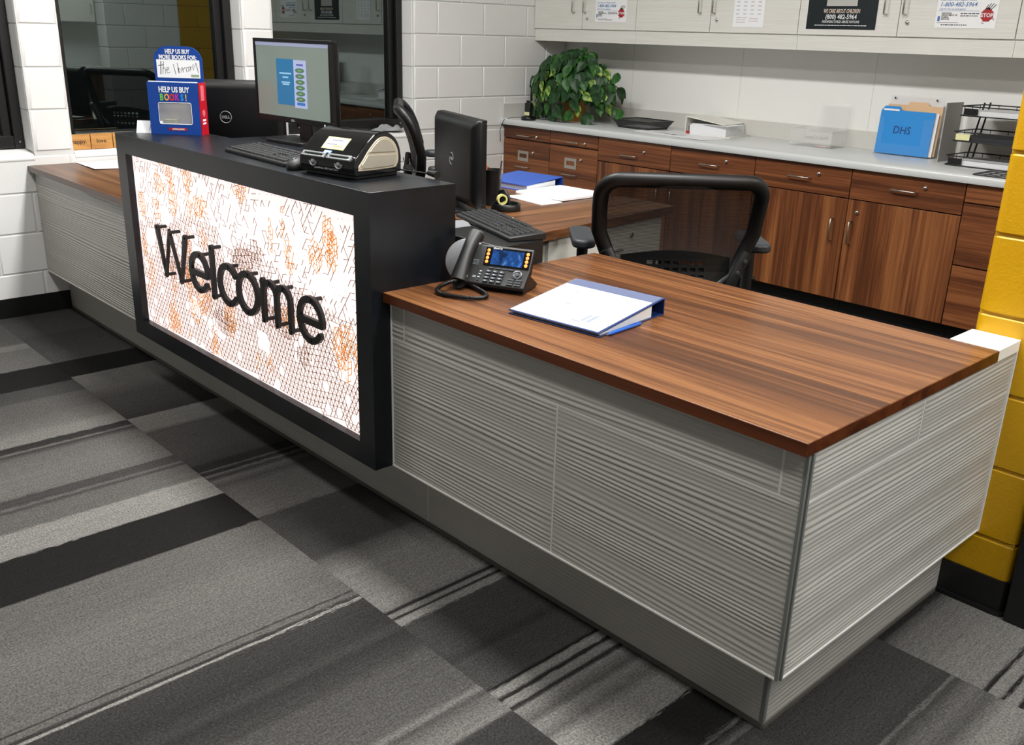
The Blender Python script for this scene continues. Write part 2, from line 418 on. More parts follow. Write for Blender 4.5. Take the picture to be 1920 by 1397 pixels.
for c in range(-1, 12):
    z0, z1 = Z0 + c * CO, Z0 + (c + 1) * CO
    z0 = max(z0, 0.0)
    ph = 2.434 if c % 2 == 0 else 2.640
    if z1 < ZS + .02:
        lay(-2.2, YB - .002, z0, min(z1, ZS - .012), ph, 0, 0, wall_left, WHITE_BLOCK)
    elif z1 <= 1.9:
        for a, b, r1, r2 in ((-2.2, -.96, 0, .025), (.04, .24, .025, .025), (1.231, 1.431, .025, .025), (2.436, YB - .002, .025, 0)):
            lay(a, b, z0, z1, ph, r1, r2, wall_left, WHITE_BLOCK)
for i, (a, b) in enumerate(OPEN):
    # sloping painted sill
    sl = MB(); prof = [(XW - .19, ZS - .04), (XW - .004, ZS - .04), (XW + .002, ZS - .034), (XW + .004, ZS - .022), (XW - .004, ZS - .010), (XW - .02, ZS - .003), (XW - .19, ZS + .02)]
    v = [(x, a, z) for x, z in prof] + [(x, b, z) for x, z in prof]; n = len(prof)
    sl.add(v, [tuple(range(n)), tuple(range(n, 2 * n))] + [(k, (k + 1) % n, n + (k + 1) % n, n + k) for k in range(n)])
    sl.build('window_sill', WHITE_BLOCK, wall_left, smooth=True)
    win = struct(thing('window_%d' % (i + 1), None, None))
    f0, f1, fw = XW - .19, XW - .115, .05
    zb_ = ZS + .018
    B('frame_jamb', BLACKFRAME, (f0, f1, a + .002, a + fw, zb_, ZTOP), win, .004)
    B('frame_jamb', BLACKFRAME, (f0, f1, b - fw, b - .002, zb_, ZTOP), win, .004)
    B('frame_rail', BLACKFRAME, (f0, f1, a + fw, b - fw, zb_, zb_ + fw + .01), win, .004)
    B('frame_rail', BLACKFRAME, (f0, f1, a + fw, b - fw, ZTOP - fw, ZTOP), win, .004)
    B('frame_jamb', BLACKFRAME, (f0, f1 - .03, b - fw - .045, b - fw, zb_, ZTOP), win, .004)
    B('window_pane', GLASS, (f0 + .012, f0 + .02, a + fw, b - fw - .04, zb_ + fw, ZTOP - fw), win)
    for yy in (a + .03, b - .025): MB().lathe([(.004, 0), (.004, .002), (.001, .003)], 8, mat=Matrix.Translation((f1, yy, zb_ + .03)) @ Matrix.Rotation(PI / 2, 4, 'Y')).build('screw', CHROME, win)
struct(B('baseboard_left', RUBBER, (XW, XW + .006, -2.2, .124, 0, .102), None, .002))
# back wall behind the counter
wall_back = struct(B('wall_back', WHITE_WALL, (XW - .2, 4.25, YB, YB + .2, 0, CEIL)))
for x in (-3.75, -2.85, -1.95): B('wall_seam', M('wall_seam', (196, 196, 192), .6), (x, x + .002, YB - .0006, YB, .99, 1.42), wall_back)
# yellow wall (its end faces the lobby)
wr = MB().box(YPX0 + .006, YPX1 - .006, YP + .006, 1.411, 0, CEIL).box(YPX0 + .006, YPX1 - .006, 2.97, YB, 0, CEIL).box(YPX0 + .006, YPX1 - .006, 1.411, 2.226, 2.3, CEIL)
wall_right = struct(wr.build('wall_right', M('yellow_mortar', (176, 132, 0), .6)))
B('white_core', MATS['white_mortar'], (YPX0 + .006, YPX1 - .006, 2.227, 2.969, 0, CEIL), wall_right)
for c in range(0, 12):
    z0, z1 = c * CO + .0048, (c + 1) * CO + .0048
    if z0 < .01: z0 = 0
    Ld = .40 if c % 2 else .19
    nm = 'block'
    poly = []
    for q in rpoly(YPX0, YPX1, YP, YP + .4, .022, 6, (1, 1, 0, 0)):
        poly.append(q)
    poly = [(YPX0, YP + .026)] + poly[:7] + [(YPX0 + .026, YP), (YPX1 - .026, YP)] + poly[7:14] + [(YPX1, YP + .026)] + poly[14:]
    mb = MB(); lev = [(z0 + JB / 2, .0035), (z0 + JB / 2 + .004, 0), (z1 - JB / 2 - .004, 0), (z1 - JB / 2, .0035)]
    cx_, cy_ = (YPX0 + YPX1) / 2, YP + .3
    v = []; n = len(poly)
    for z, ins in lev:
        for x, y in poly: v.append((x + (ins if x < cx_ else -ins), y + (ins if y < cy_ else 0), z))
    f = [tuple(range(n))[::-1], tuple(range(3 * n, 4 * n))]
    for i in range(3):
        for k in range(n): f.append((i * n + k, i * n + (k + 1) % n, (i + 1) * n + (k + 1) % n, (i + 1) * n + k))
    ob = mb.add(v, f).build('block', YELLOW_BLOCK, wall_right, smooth=True); ob.data.set_sharp_from_angle(angle=.5)
    for ya, yb2, bm_ in ((2.22, 2.97, WHITE_BLOCK), (2.97, YB - .001, YELLOW_BLOCK)):
        y = ya; first = True
        while y < yb2 - .02:
            y1 = min(y + (.2 if first and c % 2 else .4) - JB, yb2 - JB if yb2 < 3 else yb2); first = False
            B('block', bm_, (YPX0, YPX1, y, y1, z0 + JB / 2, z1 - JB / 2), wall_right, .004)
            y = y1 + JB
bb = MB(); pr = rpoly(YPX0 - .007, YPX1 + .007, YP - .007, YP + .3, .026, 6, (1, 1, 0, 0))
bb.prism(pr, .012, .102); pr2 = rpoly(YPX0 - .016, YPX1 + .016, YP - .016, YP + .3, .034, 6, (1, 1, 0, 0)); bb.prism(pr2, 0, .012)
struct(bb.build('baseboard_right', RUBBER, None))
# black door set right of the yellow wall
door = struct(thing('door_1', None, None))
B('door_frame', BLACKFRAME, (YPX1 + .012, YPX1 + .07, YP - .02, YP + .13, 0, 2.15), door, .004)
B('door_frame', BLACKFRAME, (YPX1 + 1.07, YPX1 + 1.13, YP - .02, YP + .13, 0, 2.15), door, .004)
B('door_frame', BLACKFRAME, (YPX1 + .07, YPX1 + 1.07, YP - .02, YP + .13, 2.09, 2.15), door, .004)
B('door_leaf', BLACKFRAME, (YPX1 + .07, YPX1 + 1.07, YP + .04, YP + .085, .01, 2.09), door, .003)
MB().tube([(YPX1 + .99, YP + .02, .95), (YPX1 + .99, YP - .03, .95), (YPX1 + .99, YP - .03, 1.2), (YPX1 + .99, YP + .02, 1.2)], .011, 8).build('door_handle', STEEL, door, smooth=True)
struct(B('wall_entry', GREY_WALL, (YPX1 + 1.13, 4.25, YP, YP + .15, 0, CEIL)))
struct(B('trim_1', GREY_WALL, (YPX1 + .012, YPX1 + 1.13, YP, YP + .12, 2.15, CEIL)))
struct(B('wall_front', GREY_WALL, (XW - .2, 4.45, -5.2, -5.0, 0, CEIL)))
struct(B('wall_east', GREY_WALL, (4.25, 4.45, -5.0, YB + .2, 0, CEIL)))
ceiling = struct(B('ceiling', CEIL_MAT, (XW - .2, 4.45, -5.2, YB + .2, CEIL, CEIL + .1)))
LAMPM = M('lamp_diffuser', (255, 252, 246), .5, emit=6.0)
for i, (x, y, lx, ly, wt) in enumerate(LAMPS):
    t = thing('ceiling_light', 'recessed rectangular white ceiling light above the %s' % ('staff side of the desk, nearer the windows', 'near end of the reception desk', 'floor before the black door', 'lobby carpet by the windows', 'lobby carpet in front of the sign', 'lobby carpet by the black door', 'room behind the yellow wall')[i], 'light', (x, y, CEIL), 0, 'ceiling lights')
    mb = MB(); hx, hy = lx / 2, ly / 2
    for q in ((-hx - .02, hx + .02, -hy - .02, -hy), (-hx - .02, hx + .02, hy, hy + .02), (-hx - .02, -hx, -hy, hy), (hx, hx + .02, -hy, hy)): mb.box(*q, -.02, 0)
    mb.build('frame', WHITE_LAM, t)
    B('diffuser', LAMPM, (-hx, hx, -hy, hy, -.012, -.004), t)
    ld = bpy.data.lights.new('ceiling_lamp', 'AREA'); ld.shape = 'RECTANGLE'; ld.size = lx; ld.size_y = ly; ld.energy = wt; ld.color = (1.0, .988, .968)
    lo = bpy.data.objects.new('ceiling_lamp', ld); COL.objects.link(lo); lo.parent = t; lo.location = (0, 0, -.022)
# ------------------------------------------------------------------ reception desk body
desk = thing('reception_desk', 'long white reception desk clad in wavy ribbed tiles on a recessed base', 'desk')
DP, DQ, SB, SS = .0254, .003, .0985, .0734
core = MB().box(XB + .001, -DQ - .012, DP + .012, .10, ZB, H - TW).box(-DQ - .10, -DQ - .012, DP + .012, YP - .002, ZB, H - TW)
core.box(XW + .002, XL - .001, DP + .012, .10, ZB, H - TW).box(XW + .008, -DQ - SS - .012, DP + SB + .012, DP + SB + .10, .004, ZB)
core.box(-DQ - SS - .1, -DQ - SS - .012, DP + SB + .012, YP - .002, .004, ZB)
core.build('desk_carcass', M('desk_carcass', (150, 148, 142), .6), desk)
def ridged(L, Hh, seed, amp=.0030, pitch=.0122, th=.010):
    """wavy tile: local u along length, v up; face relief towards +n"""
    nu = max(6, int(L / .03)); nv = int(Hh / .0016); rnd = random.Random(seed); a, b, c, d = [rnd.uniform(0, 6.28) for _ in range(4)]
    def relief(u, v):
        ph = v / pitch + .42 * math.sin(1.6 * u + 9 * v + a) + .30 * math.sin(3.1 * u - 29 * v + b) + .38 * math.sin(47 * v + .8 * u + c)
        am = .60 + .40 * math.sin(61 * v + 1.1 * u + d) * math.sin(23 * v - .9 * u + b)
        e = min(u, L - u, v, Hh - v); e = max(0, min(1, e / .008))
        return amp * am * (.5 + .5 * math.sin(2 * PI * ph)) * e
    V = []; F = []
    for j in range(nv + 1):
        for i in range(nu + 1):
            u, v = L * i / nu, Hh * j / nv; V.append((u, v, relief(u, v)))
    for j in range(nv):
        for i in range(nu): F.append((j * (nu + 1) + i, j * (nu + 1) + i + 1, (j + 1) * (nu + 1) + i + 1, (j + 1) * (nu + 1) + i))
    o = len(V); V += [(0, 0, -th), (L, 0, -th), (L, Hh, -th), (0, Hh, -th)]
    F.append((o, o + 3, o + 2, o + 1))
    F.append(tuple(range(0, nu + 1))[::-1] + (o, o + 1)); F.append(tuple(nv * (nu + 1) + i for i in range(nu + 1)) + (o + 2, o + 3))
    F.append(tuple(j * (nu + 1) for j in range(nv + 1)) + (o + 3, o)); F.append(tuple(j * (nu + 1) + nu for j in range(nv + 1))[::-1] + (o + 1, o + 2))
    return V, F
def tile_front(x0, x1, z0, z1, y, seed, **k):
    V, F = ridged(x1 - x0, z1 - z0, seed, **k)
    return MB().add([(x0 + u, y - n, z0 + v) for u, v, n in V], F).build('tile', TILE, desk, smooth=True)
def tile_side(y0, y1, z0, z1, x, seed, **k):
    V, F = ridged(y1 - y0, z1 - z0, seed, **k)
    return MB().add([(x + n, y0 + u, z0 + v) for u, v, n in V], F).build('tile', TILE, desk, smooth=True)
g = .0028; ZSM = .630; YT = DP + .002; ZTOPT = H - TW - .001
tile_front(XB + .002, -.670 - g, ZB + .004, ZSM - g, YT, 1); tile_front(-.670 + g, -.012, ZB + .004, ZSM - g, YT, 2)
tile_front(XB + .002, -1.283 - g, ZSM + g, ZTOPT, YT, 3); tile_front(-1.283 + g, -.061 - g, ZSM + g, ZTOPT, YT, 4); tile_front(-.061 + g, -.012, ZSM + g, ZTOPT, YT, 5)
tile_front(XW + .004, -3.2 - g, ZB + .004, ZSM - g, YT, 6); tile_front(-3.2 + g, XL - .002, ZB + .004, ZSM - g, YT, 7); tile_front(XW + .004, -3.75, ZSM + g, ZTOPT, YT, 8); tile_front(-3.75 + 2 * g, XL - .002, ZSM + g, ZTOPT, YT, 9)
tile_side(DP + .012, YP - .003, ZB + .004, ZSM - g, -DQ - .002, 11); tile_side(DP + .012, .506 - g, ZSM + g, ZTOPT, -DQ - .002, 12); tile_side(.506 + g, YP - .003, ZSM + g, ZTOPT, -DQ - .002, 13)
small = dict(amp=.0016, pitch=.0105)
yb_, xb_ = DP + SB + .002, -DQ - SS - .002
tile_front(XW + .01, -2.55 - g, .014, ZB - .003, yb_, 21, **small); tile_front(-2.55 + g, -1.303 - g, .014, ZB - .003, yb_, 22, **small); tile_front(-1.303 + g, xb_ - .008, .014, ZB - .003, yb_, 23, **small)
tile_side(yb_ + .010, YP - .003, .014, ZB - .003, xb_, 24, amp=.0020, pitch=.0115)
gr = MB().box(XB + .002, -.012, YT + .0006, YT + .010, ZB + .004, ZTOPT).box(XW + .004, XL - .002, YT + .0006, YT + .010, ZB + .004, ZTOPT)
gr.box(-DQ - .014, -DQ - .0026, DP + .012, YP - .003, ZB + .004, ZTOPT).box(XW + .01, xb_ - .008, yb_ + .0006, yb_ + .010, .012, ZB - .003).box(xb_ - .012, xb_ - .0006, yb_ + .010, YP - .003, .012, ZB - .003)
gr.build('grout', GROUT, desk)
# edge trims
B('bottom_trim', M('pale_trim', (216, 216, 212), .3), (XB + .001, -.012, YT - .0035, YT + .008, ZB, ZB + .004), desk)
B('bottom_trim', M('pale_trim', (216, 216, 212), .3), (XW + .003, XL, YT - .0035, YT + .008, ZB, ZB + .004), desk)
B('bottom_trim', MATS['pale_trim'], (-DQ - .012, -DQ + .001, DP + .012, YP - .003, ZB, ZB + .004), desk)
B('wall_trim', MATS['pale_trim'], (XB + .001, XB + .006, YT - .003, YT + .004, ZB, H - TW), desk)
B('wall_trim', MATS['pale_trim'], (-DQ - .008, -DQ + .002, YP - .008, YP - .001, ZB, H - TW), desk)
B('corner_trim', ALU, (-.013, -.005, YT - .0035, YT + .012, ZB, H - TW - .001), desk, .001)
B('corner_trim', ALU, (-DQ - .013, -DQ + .0025, DP + .006, DP + .0125, ZB, H - TW - .001), desk, .001)
B('corner_trim', M('black_gap', (12, 12, 12), .7), (-.0135, -.0065, YT + .003, YT + .013, ZB + .002, H - TW - .001), desk)
B('corner_trim', ALU, (xb_ - .009, xb_ + .0015, yb_ - .002, yb_ + .0105, .004, ZB - .003), desk, .001)
fl = MB().box(XW + .01, xb_, yb_ - .004, yb_ + .008, .001, .013).box(xb_ - .008, xb_ + .003, yb_, YP - .018, .001, .013)
fl.build('floor_trim', M('bronze_trim', (84, 82, 76), .5), desk)
sof = MB().box(XB, -.012, DP + .012, DP + SB + .05, ZB, ZB + .006).box(-DQ - SS - .05, -DQ - .012, DP + .012, YP - .003, ZB, ZB + .006).build('soffit', TILE, desk)
cap = MB().box(-.123, -.0005, .8805, YP - .001, H - .030, H + .0015)
cap.build('end_cap', WHITE_LAM, desk, .0015)
B('end_cap_leg', TILE, (-.123, -.10, .8805, YP - .002, .004, H - .030), desk)

# worktops
EDGE = wood('walnut_edge_band', 'x', (54, 25, 11), (80, 40, 19), (94, 48, 24), .3)
wt = thing('worktop', 'walnut laminate worktop on the near end of the reception desk, carrying the telephone', 'worktop', group='walnut worktops')
MB().box(XB + .001, -.001, .001, .8783, H - TW, H).build('top_slab', WOOD_X, wt, .0016)
B('edge_band', EDGE, (XB + .001, 0, 0, .001, H - TW + .0004, H - .0012), wt); B('edge_band', EDGE, (-.001, 0, .001, .8793, H - TW + .0004, H - .0012), wt); B('edge_band', EDGE, (XB + .3, -.001, .8783, .8793, H - TW + .0004, H - .0012), wt)
wt2 = thing('worktop', 'walnut laminate worktop at the far end of the desk, against the window wall', 'worktop', group='walnut worktops')
MB().box(XW + .002, XL - .001, .001, .75, H - TW, H).build('top_slab', WOOD_X, wt2, .0016)
B('edge_band', EDGE, (XW + .002, XL - .001, 0, .001, H - TW + .0004, H - .0012), wt2)
MB().box(XL + .02, -2.35, YBK + .003, .75, H - TW, H).build('rear_slab', WOOD_X, wt2, .0018)
for x, y in ((-4.2, .70), (-2.42, .70)): B('leg', PLASTIC_DK, (x - .02, x + .02, y - .02, y + .02, 0, H - TW), wt2, .003)
# wing desk behind
wing = thing('wing_desk', 'walnut laminate side desk with a white drawer pedestal behind the reception counter', 'desk')
poly = [(-1.683, .885), (-1.785, 1.877), (-2.80, 1.877), (-2.80, 1.52), (-2.45, 1.42), (-2.42, .885)]
MB().prism(poly, H - TW - .008, H, 'z').build('top_slab', WOOD_Y, wing, .0018)
pd = MB().prism([(-1.735, 1.02), (-1.815, 1.82), (-2.22, 1.78), (-2.14, .98)], .06, H - TW - .008)
pd.build('pedestal', M('pedestal_laminate', (196, 195, 186), .45), wing, .002)
MB().prism([(-1.76, 1.04), (-1.84, 1.78), (-2.2, 1.75), (-2.12, 1.0)], 0, .06).build('plinth', RUBBER, wing)
dirv = Vector((-.08, .80, 0)).normalized(); nrm = Vector((.80, .08, 0)).normalized()
for z0, z1 in ((.42, .725), (.075, .41)):
    p0 = Vector((-1.735, 1.02, 0)) + dirv * .012; p1 = Vector((-1.815, 1.82, 0)) - dirv * .012
    q = [p0, p0 + nrm * .018, p1 + nrm * .018, p1]
    d_ = MB().prism([(p.x, p.y) for p in q], z0, z1).build('drawer', MATS['pedestal_laminate'], wing, .0015)
    c = (p0 + p1) / 2 + nrm * .018; zc = z1 - .10
    MB().tube([c - dirv * .07 + Vector((0, 0, zc)), c - dirv * .07 + nrm * .025 + Vector((0, 0, zc)), c + dirv * .07 + nrm * .025 + Vector((0, 0, zc)), c + dirv * .07 + Vector((0, 0, zc))], .004, 8).build('handle', STEEL, d_, smooth=True)
    lk = c + dirv * .16 + Vector((0, 0, zc + .05))
    MB().lathe([(.011, 0), (.011, .006), (.008, .008)], 12, mat=Matrix.Translation(lk) @ nrm.to_track_quat('Z', 'Y').to_matrix().to_4x4()).build('lock', CHROME, d_, smooth=True)
B('leg', PLASTIC_DK, (-2.77, -2.73, 1.80, 1.84, 0, H - .036), wing); B('leg', PLASTIC_DK, (-2.38, -2.34, .92, .96, 0, H - .036), wing)

# ------------------------------------------------------------------ illuminated welcome sign box
sign = thing('lightbox_sign', 'black raised counter box with a backlit white panel reading Welcome', 'sign')
OX0, OX1, OZ0, OZ1 = -3.022, -1.425, .292, .976
PY = YF + .026
YM = PY + .03
sh = MB().box(XL, XB, YM, YBK, ZT - .03, ZT).box(XL, XB, YM, YBK, ZB, ZB + .03).box(XL, XL + .03, YM, YBK, ZB + .03, ZT - .03).box(XB - .03, XB, YM, YBK, ZB + .03, ZT - .03)
sh.box(XL + .03, XB - .03, YBK - .02, YBK, ZB + .03, ZT - .03)
# front frame
fr = MB()
for q in ((XL, XB, OZ1, ZT), (XL, XB, ZB, OZ0), (XL, OX0, OZ0, OZ1), (OX1, XB, OZ0, OZ1)): fr.box(q[0], q[1], YF, YM, q[2], q[3])
fr.build('front_frame', BOXBLACK, sign)
sh.build('box_shell', BOXBLACK, sign)
eb = MB().box(XL - .0005, XB + .0005, YF - .0012, YBK + .0005, ZT - .0005, ZT + .0018)
eb.build('top_deck', BOXBLACK, sign, .0012)
B('rear_shelf', BOXBLACK, (-2.72, -2.15, YBK + .0008, .545, ZT - .024, ZT + .0018), sign, .001)
PANEL = M('backlit_panel', (255, 238, 236), .6, emit=.80)
B('light_panel', PANEL, (OX0 - .01, OX1 + .01, PY, PY + .008, OZ0 - .01, OZ1 + .01), sign)
# printed lattice on the panel
plan(11)
edges = {}; nodes_ = []
def inside(x, z): return OX0 + .002 < x < OX1 - .002 and OZ0 + .002 < z < OZ1 - .002
LINES = {0: [], 1: []}; DOTS = []
def lattice(cx, cz, rx, rz, s, ang, kind, p, col, dots=False):
    ca, sa = math.cos(ang), math.sin(ang); n = int(max(rx, rz) / s) + 2
    a1 = (s, 0); a2 = (s * .5, s * .866) if kind == 't' else (0, s)
    def pt(i, j):
        x, z = a1[0] * i + a2[0] * j, a1[1] * i + a2[1] * j
        return (cx + ca * x - sa * z, cz + sa * x + ca * z)
    def ok(q): return ((q[0] - cx) / rx) ** 2 + ((q[1] - cz) / rz) ** 2 < 1 and inside(*q)
    for i in range(-2 * n, 2 * n):
        for j in range(-2 * n, 2 * n):
            a = pt(i, j)
            if not ok(a): continue
            if dots: DOTS.append(a)
            nb = [(i + 1, j), (i, j + 1)] + ([(i + 1, j - 1)] if kind == 't' or random.random() < .55 else [])
            for q in nb:
                b = pt(*q)
                if ok(b) and random.random() < p: LINES[col].append((a, b))
W_, Hh_ = OX1 - OX0, OZ1 - OZ0
# one warped triangular net with hexagonal holes, thinned to dotted rows near the top to imitate glare washing it out; orange tangles on top
S_ = .0235; NX, NZ = int(W_ / S_) + 6, int(Hh_ / (S_ * .8)) + 6; NET = {}
for j in range(-3, NZ):
    for i in range(-3, NX):
        x, z = OX0 + (i + .5 * (j % 2)) * S_, OZ0 + j * S_ * .80
        x += .018 * math.sin(5.1 * z + 3.0 * x) + .006 * math.sin(17 * z - 9 * x); z += .020 * math.sin(4.3 * x + 1.2) + .007 * math.sin(13 * x + 8 * z)
        if inside(x, z): NET[(i, j)] = (x, z)
for k in random.sample(sorted(NET), 150):
    if random.random() < .8: NET.pop(k, None)
for k in random.sample(sorted(NET), 14):
    for di in (-1, 0, 1):
        for dj in (-1, 0, 1): NET.pop((k[0] + di, k[1] + dj), None)
for (i, j), q in sorted(NET.items()):
    v = (q[1] - OZ0) / Hh_ + .10 * math.sin(3.2 * q[0]); p = .97 if v < .48 else (.80 if v < .62 else .34)
    if v > .55 and random.random() < .85: DOTS.append(q)
    o = j % 2
    for n_, d in enumerate(((i + 1, j), (i + o, j + 1), (i + o - 1, j + 1))):
        if d in NET and random.random() < (p if n_ == 1 else p * (1 if v < .62 else .5)): LINES[0].append((q, NET[d]))
for k in range(9):
    lattice(OX0 + random.uniform(.08, .92) * W_, OZ0 + random.uniform(.1, .7) * Hh_, random.uniform(.05, .10), random.uniform(.04, .07), .022, random.uniform(-.2, .2), 's', .95, 0)
for k in range(44):
    u, v = random.random(), random.random()
    lattice(OX0 + u * W_, OZ0 + v * Hh_, random.uniform(.02, .055), random.uniform(.03, .085), random.choice((.016, .021, .025)), random.uniform(0, PI), 't', .62, 1)
for col in (0, 1):
    mb = MB(); hw = .00098 if col == 0 else .0011; seen = set()
    for a, b in LINES[col]:
        key = (round(a[0], 3), round(a[1], 3), round(b[0], 3), round(b[1], 3))
        if key in seen: continue
        seen.add(key)
        d = Vector((b[0] - a[0], b[1] - a[1])); n = Vector((-d.y, d.x)).normalized() * (hw * (.8 + .8 * abs(d.y) / d.length)); yy = PY - .0006 - .0003 * col
        mb.add([(a[0] + n.x, yy, a[1] + n.y), (b[0] + n.x, yy, b[1] + n.y), (b[0] - n.x, yy, b[1] - n.y), (a[0] - n.x, yy, a[1] - n.y)], [(0, 1, 2, 3)])
    if col == 0:
        for x, z in DOTS:
            r = .0019; mb.add([(x - r, PY - .0007, z), (x, PY - .0007, z - r), (x + r, PY - .0007, z), (x, PY - .0007, z + r)], [(0, 1, 2, 3)])
    o = mb.build('lattice_print', (M('translucent_brown_ink', (140, 94, 56), .6, emit=.24), M('translucent_orange_ink', (212, 142, 52), .6, emit=.45))[col], sign); o['kind'] = 'stuff'
# Welcome lettering on stand-off pins
LY0, LY1 = -.052, -.040; SW = .0230
A_, XH, BL = .728, .684, .552; RZ = (XH - BL) / 2; MZ = (XH + BL) / 2
LET = [
    ('letter_w', [[(-2.762, A_), (-2.713, BL), (-2.655, A_ - .0), (-2.578, BL), (-2.520, A_)]], [(-2.762, A_), (-2.640, A_), (-2.520, A_), (-2.713, BL), (-2.578, BL)]),
    ('letter_e', [[(-2.487, MZ - .004), (-2.357, MZ - .004)], arc(-2.422, MZ, .066, RZ, -4, 322)], [(-2.41, XH), (-2.42, BL)]),
    ('letter_l', [[(-2.312, A_), (-2.312, BL)]], [(-2.312, A_), (-2.312, BL)]),
    ('letter_c', [arc(-2.196, MZ, .066, RZ, 38, 322)], [(-2.19, XH), (-2.19, BL)]),
    ('letter_o', [arc(-2.059, MZ, .066, RZ, 0, 360, 28)], [(-2.052, XH), (-2.06, BL)]),
    ('letter_m', [[(-1.953, XH), (-1.953, BL)], [(-1.953, MZ + .02)] + arc(-1.910, XH - .040, .042, .040, 170, 0, 10) + [(-1.868, BL)], [(-1.868, MZ + .02)] + arc(-1.825, XH - .040, .042, .040, 170, 0, 10) + [(-1.783, BL)]], [(-1.91, XH), (-1.825, XH), (-1.953, BL), (-1.868, BL), (-1.783, BL)]),
    ('letter_e', [[(-1.728, MZ - .004), (-1.598, MZ - .004)], arc(-1.663, MZ, .066, RZ, -4, 322)], [(-1.655, XH), (-1.665, BL)])]
LETM = M('letter_black', (15, 14, 15), .45)
for nm, ls, pins in LET:
    o = strokes(MB(), ls, SW, LY0, LY1).build(nm, LETM, sign)
    for x, z in pins:
        MB().tube([(x, LY0 - .002, z), (x, PY, z)], .0068, 12).build('standoff_pin', LETM, o, smooth=True)
# ------------------------------------------------------------------ back cabinets
YC = 3.241
def bar_handle(name, p0, p1, out, r, parent, mat=STEEL):
    p0, p1, out = Vector(p0), Vector(p1), Vector(out)
    d = (p1 - p0).normalized() * .006
    pts = [p0, p0 + out * .75, p0 + out + d, p1 + out - d, p1 + out * .75, p1]
    return MB().tube(pts, r, 8).build(name, mat, parent, smooth=True)
def lock(p, parent, r=.0105):
    return MB().lathe([(r, 0), (r, .008), (r * .75, .011)], 14, mat=Matrix.Translation(p) @ Matrix.Rotation(PI / 2, 4, 'X')).build('lock', CHROME, parent, smooth=True)
YD = YC + .004
def drawer(par, x0, x1, z0, z1, hx, hz, lk=None, lab=None, wmat=None):
    d = B('drawer', wmat or WOODC_X, (x0, x1, YD, YD + .019, z0, z1), par, .0012)
    if hx is not None: bar_handle('handle', (hx - .066, YD, hz), (hx + .066, YD, hz), (0, -.028, 0), .0042, d)
    if lk: lock((lk[0], YD, lk[1]), d)
    if lab:
        x, z = lab; mb = MB(); w_, h_ = .055, .036
        for q in ((-w_, w_, h_ * .45, h_), (-w_, w_, -h_, -h_ * .35), (-w_, -w_ * .68, -h_ * .35, h_ * .45), (w_ * .68, w_, -h_ * .35, h_ * .45)): mb.box(x + q[0], x + q[1], YD - .003, YD, z + q[2], z + q[3])
        mb.build('label_holder', STEEL, d)
    return d
def door_(par, x0, x1, z0, z1, side, lk=False):
    d = B('door', WOODC_Z, (x0, x1, YD, YD + .019, z0, z1), par, .0012)
    hx = x1 - .068 if side == 'r' else x0 + .035
    bar_handle('handle', (hx, YD, .452), (hx, YD, .574), (0, -.030, 0), .0045, d)
    if lk: lock((x0 + .058, YD, .622), d)
    return d
G = .0025
units = [(-4.415, -3.940), (-3.940, -3.490), (-3.490, -2.888), (-2.888, -2.281), (-2.281, -1.686), (-1.686, -1.090), (-1.090, YPX0 - .004)]
ULAB = ['walnut file cabinet under the counter, next to the window wall', 'walnut file cabinet under the counter, second from the window wall',
        'walnut base cabinet with one wide drawer, third from the window wall', 'walnut base cabinet behind the mesh chair, fourth from the window wall',
        'walnut base cabinet whose door handle is on its right edge', 'walnut base cabinet with a lock above its left door handle',
        'walnut stack of plain drawers beside the yellow wall']
for i, ((x0, x1), lb) in enumerate(zip(units, ULAB)):
    u = thing('base_cabinet', lb, 'cabinet', (0, 0, 0), 0, 'walnut base cabinets')
    B('cabinet_body', M('cabinet_shadow_body', (58, 28, 14), .5), (x0 + .001, x1 - .001, YD + .0195, YB - .002, .128, ZC - .041), u)
    B('toe_kick', RUBBER, (x0 + .001, x1 - .001, YD + .07, YD + .09, 0, .128), u)
    a, b = x0 + G, x1 - G
    if i < 2:
        c = (-4.193, -3.724)[i]; l = (-4.07, -3.605)[i]
        drawer(u, a, b, .757, .843, c, .782, (l, .782))
        drawer(u, a, b, .445, .748, c - .01, .565, (l - .03, .672), (c + .01 - .02, .64))
        drawer(u, a, b, .137, .439, c, .27, (l, .37), (c, .34))
    elif i < 6:
        hz = (.748, .762, .768, .768)[i - 2]; hx = (-3.215, -2.592, -1.990, -1.392)[i - 2]; lk = ((-3.095, .780), (-2.475, .793), (-1.874, .795), (-1.287, .795))[i - 2]
        drawer(u, a, b, .690, .843, hx, hz, lk)
        door_(u, a, b, .137, .684, 'r' if i in (2, 4) else 'l', i in (3, 5))
    else:
        for z0, z1 in ((.755, .843), (.447, .749), (.137, .441)): drawer(u, a, b, z0, z1, -.60, (z0 + z1) / 2)
ct = thing('countertop', 'long pale grey countertop along the back wall above the walnut cabinets', 'countertop')
pr = [(3.218, ZC - .040), (YB - .001, ZC - .040), (YB - .001, ZC), (3.226, ZC), (3.219, ZC - .004), (3.215, ZC - .012), (3.215, ZC - .032)]
MB().prism(pr, XW + .001, YPX0 - .001, 'x').build('counter_slab', COUNTER, ct, smooth=True)
struct(B('trim_2', M('splash_laminate', (206, 204, 198), .45), (XW + .014, YPX0 - .001, YB - .013, YB - .001, ZC, ZC + .10), None, .001))
struct(B('trim_3', MATS['splash_laminate'], (XW + .001, XW + .013, 3.235, YB - .001, ZC, ZC + .10), None, .001))
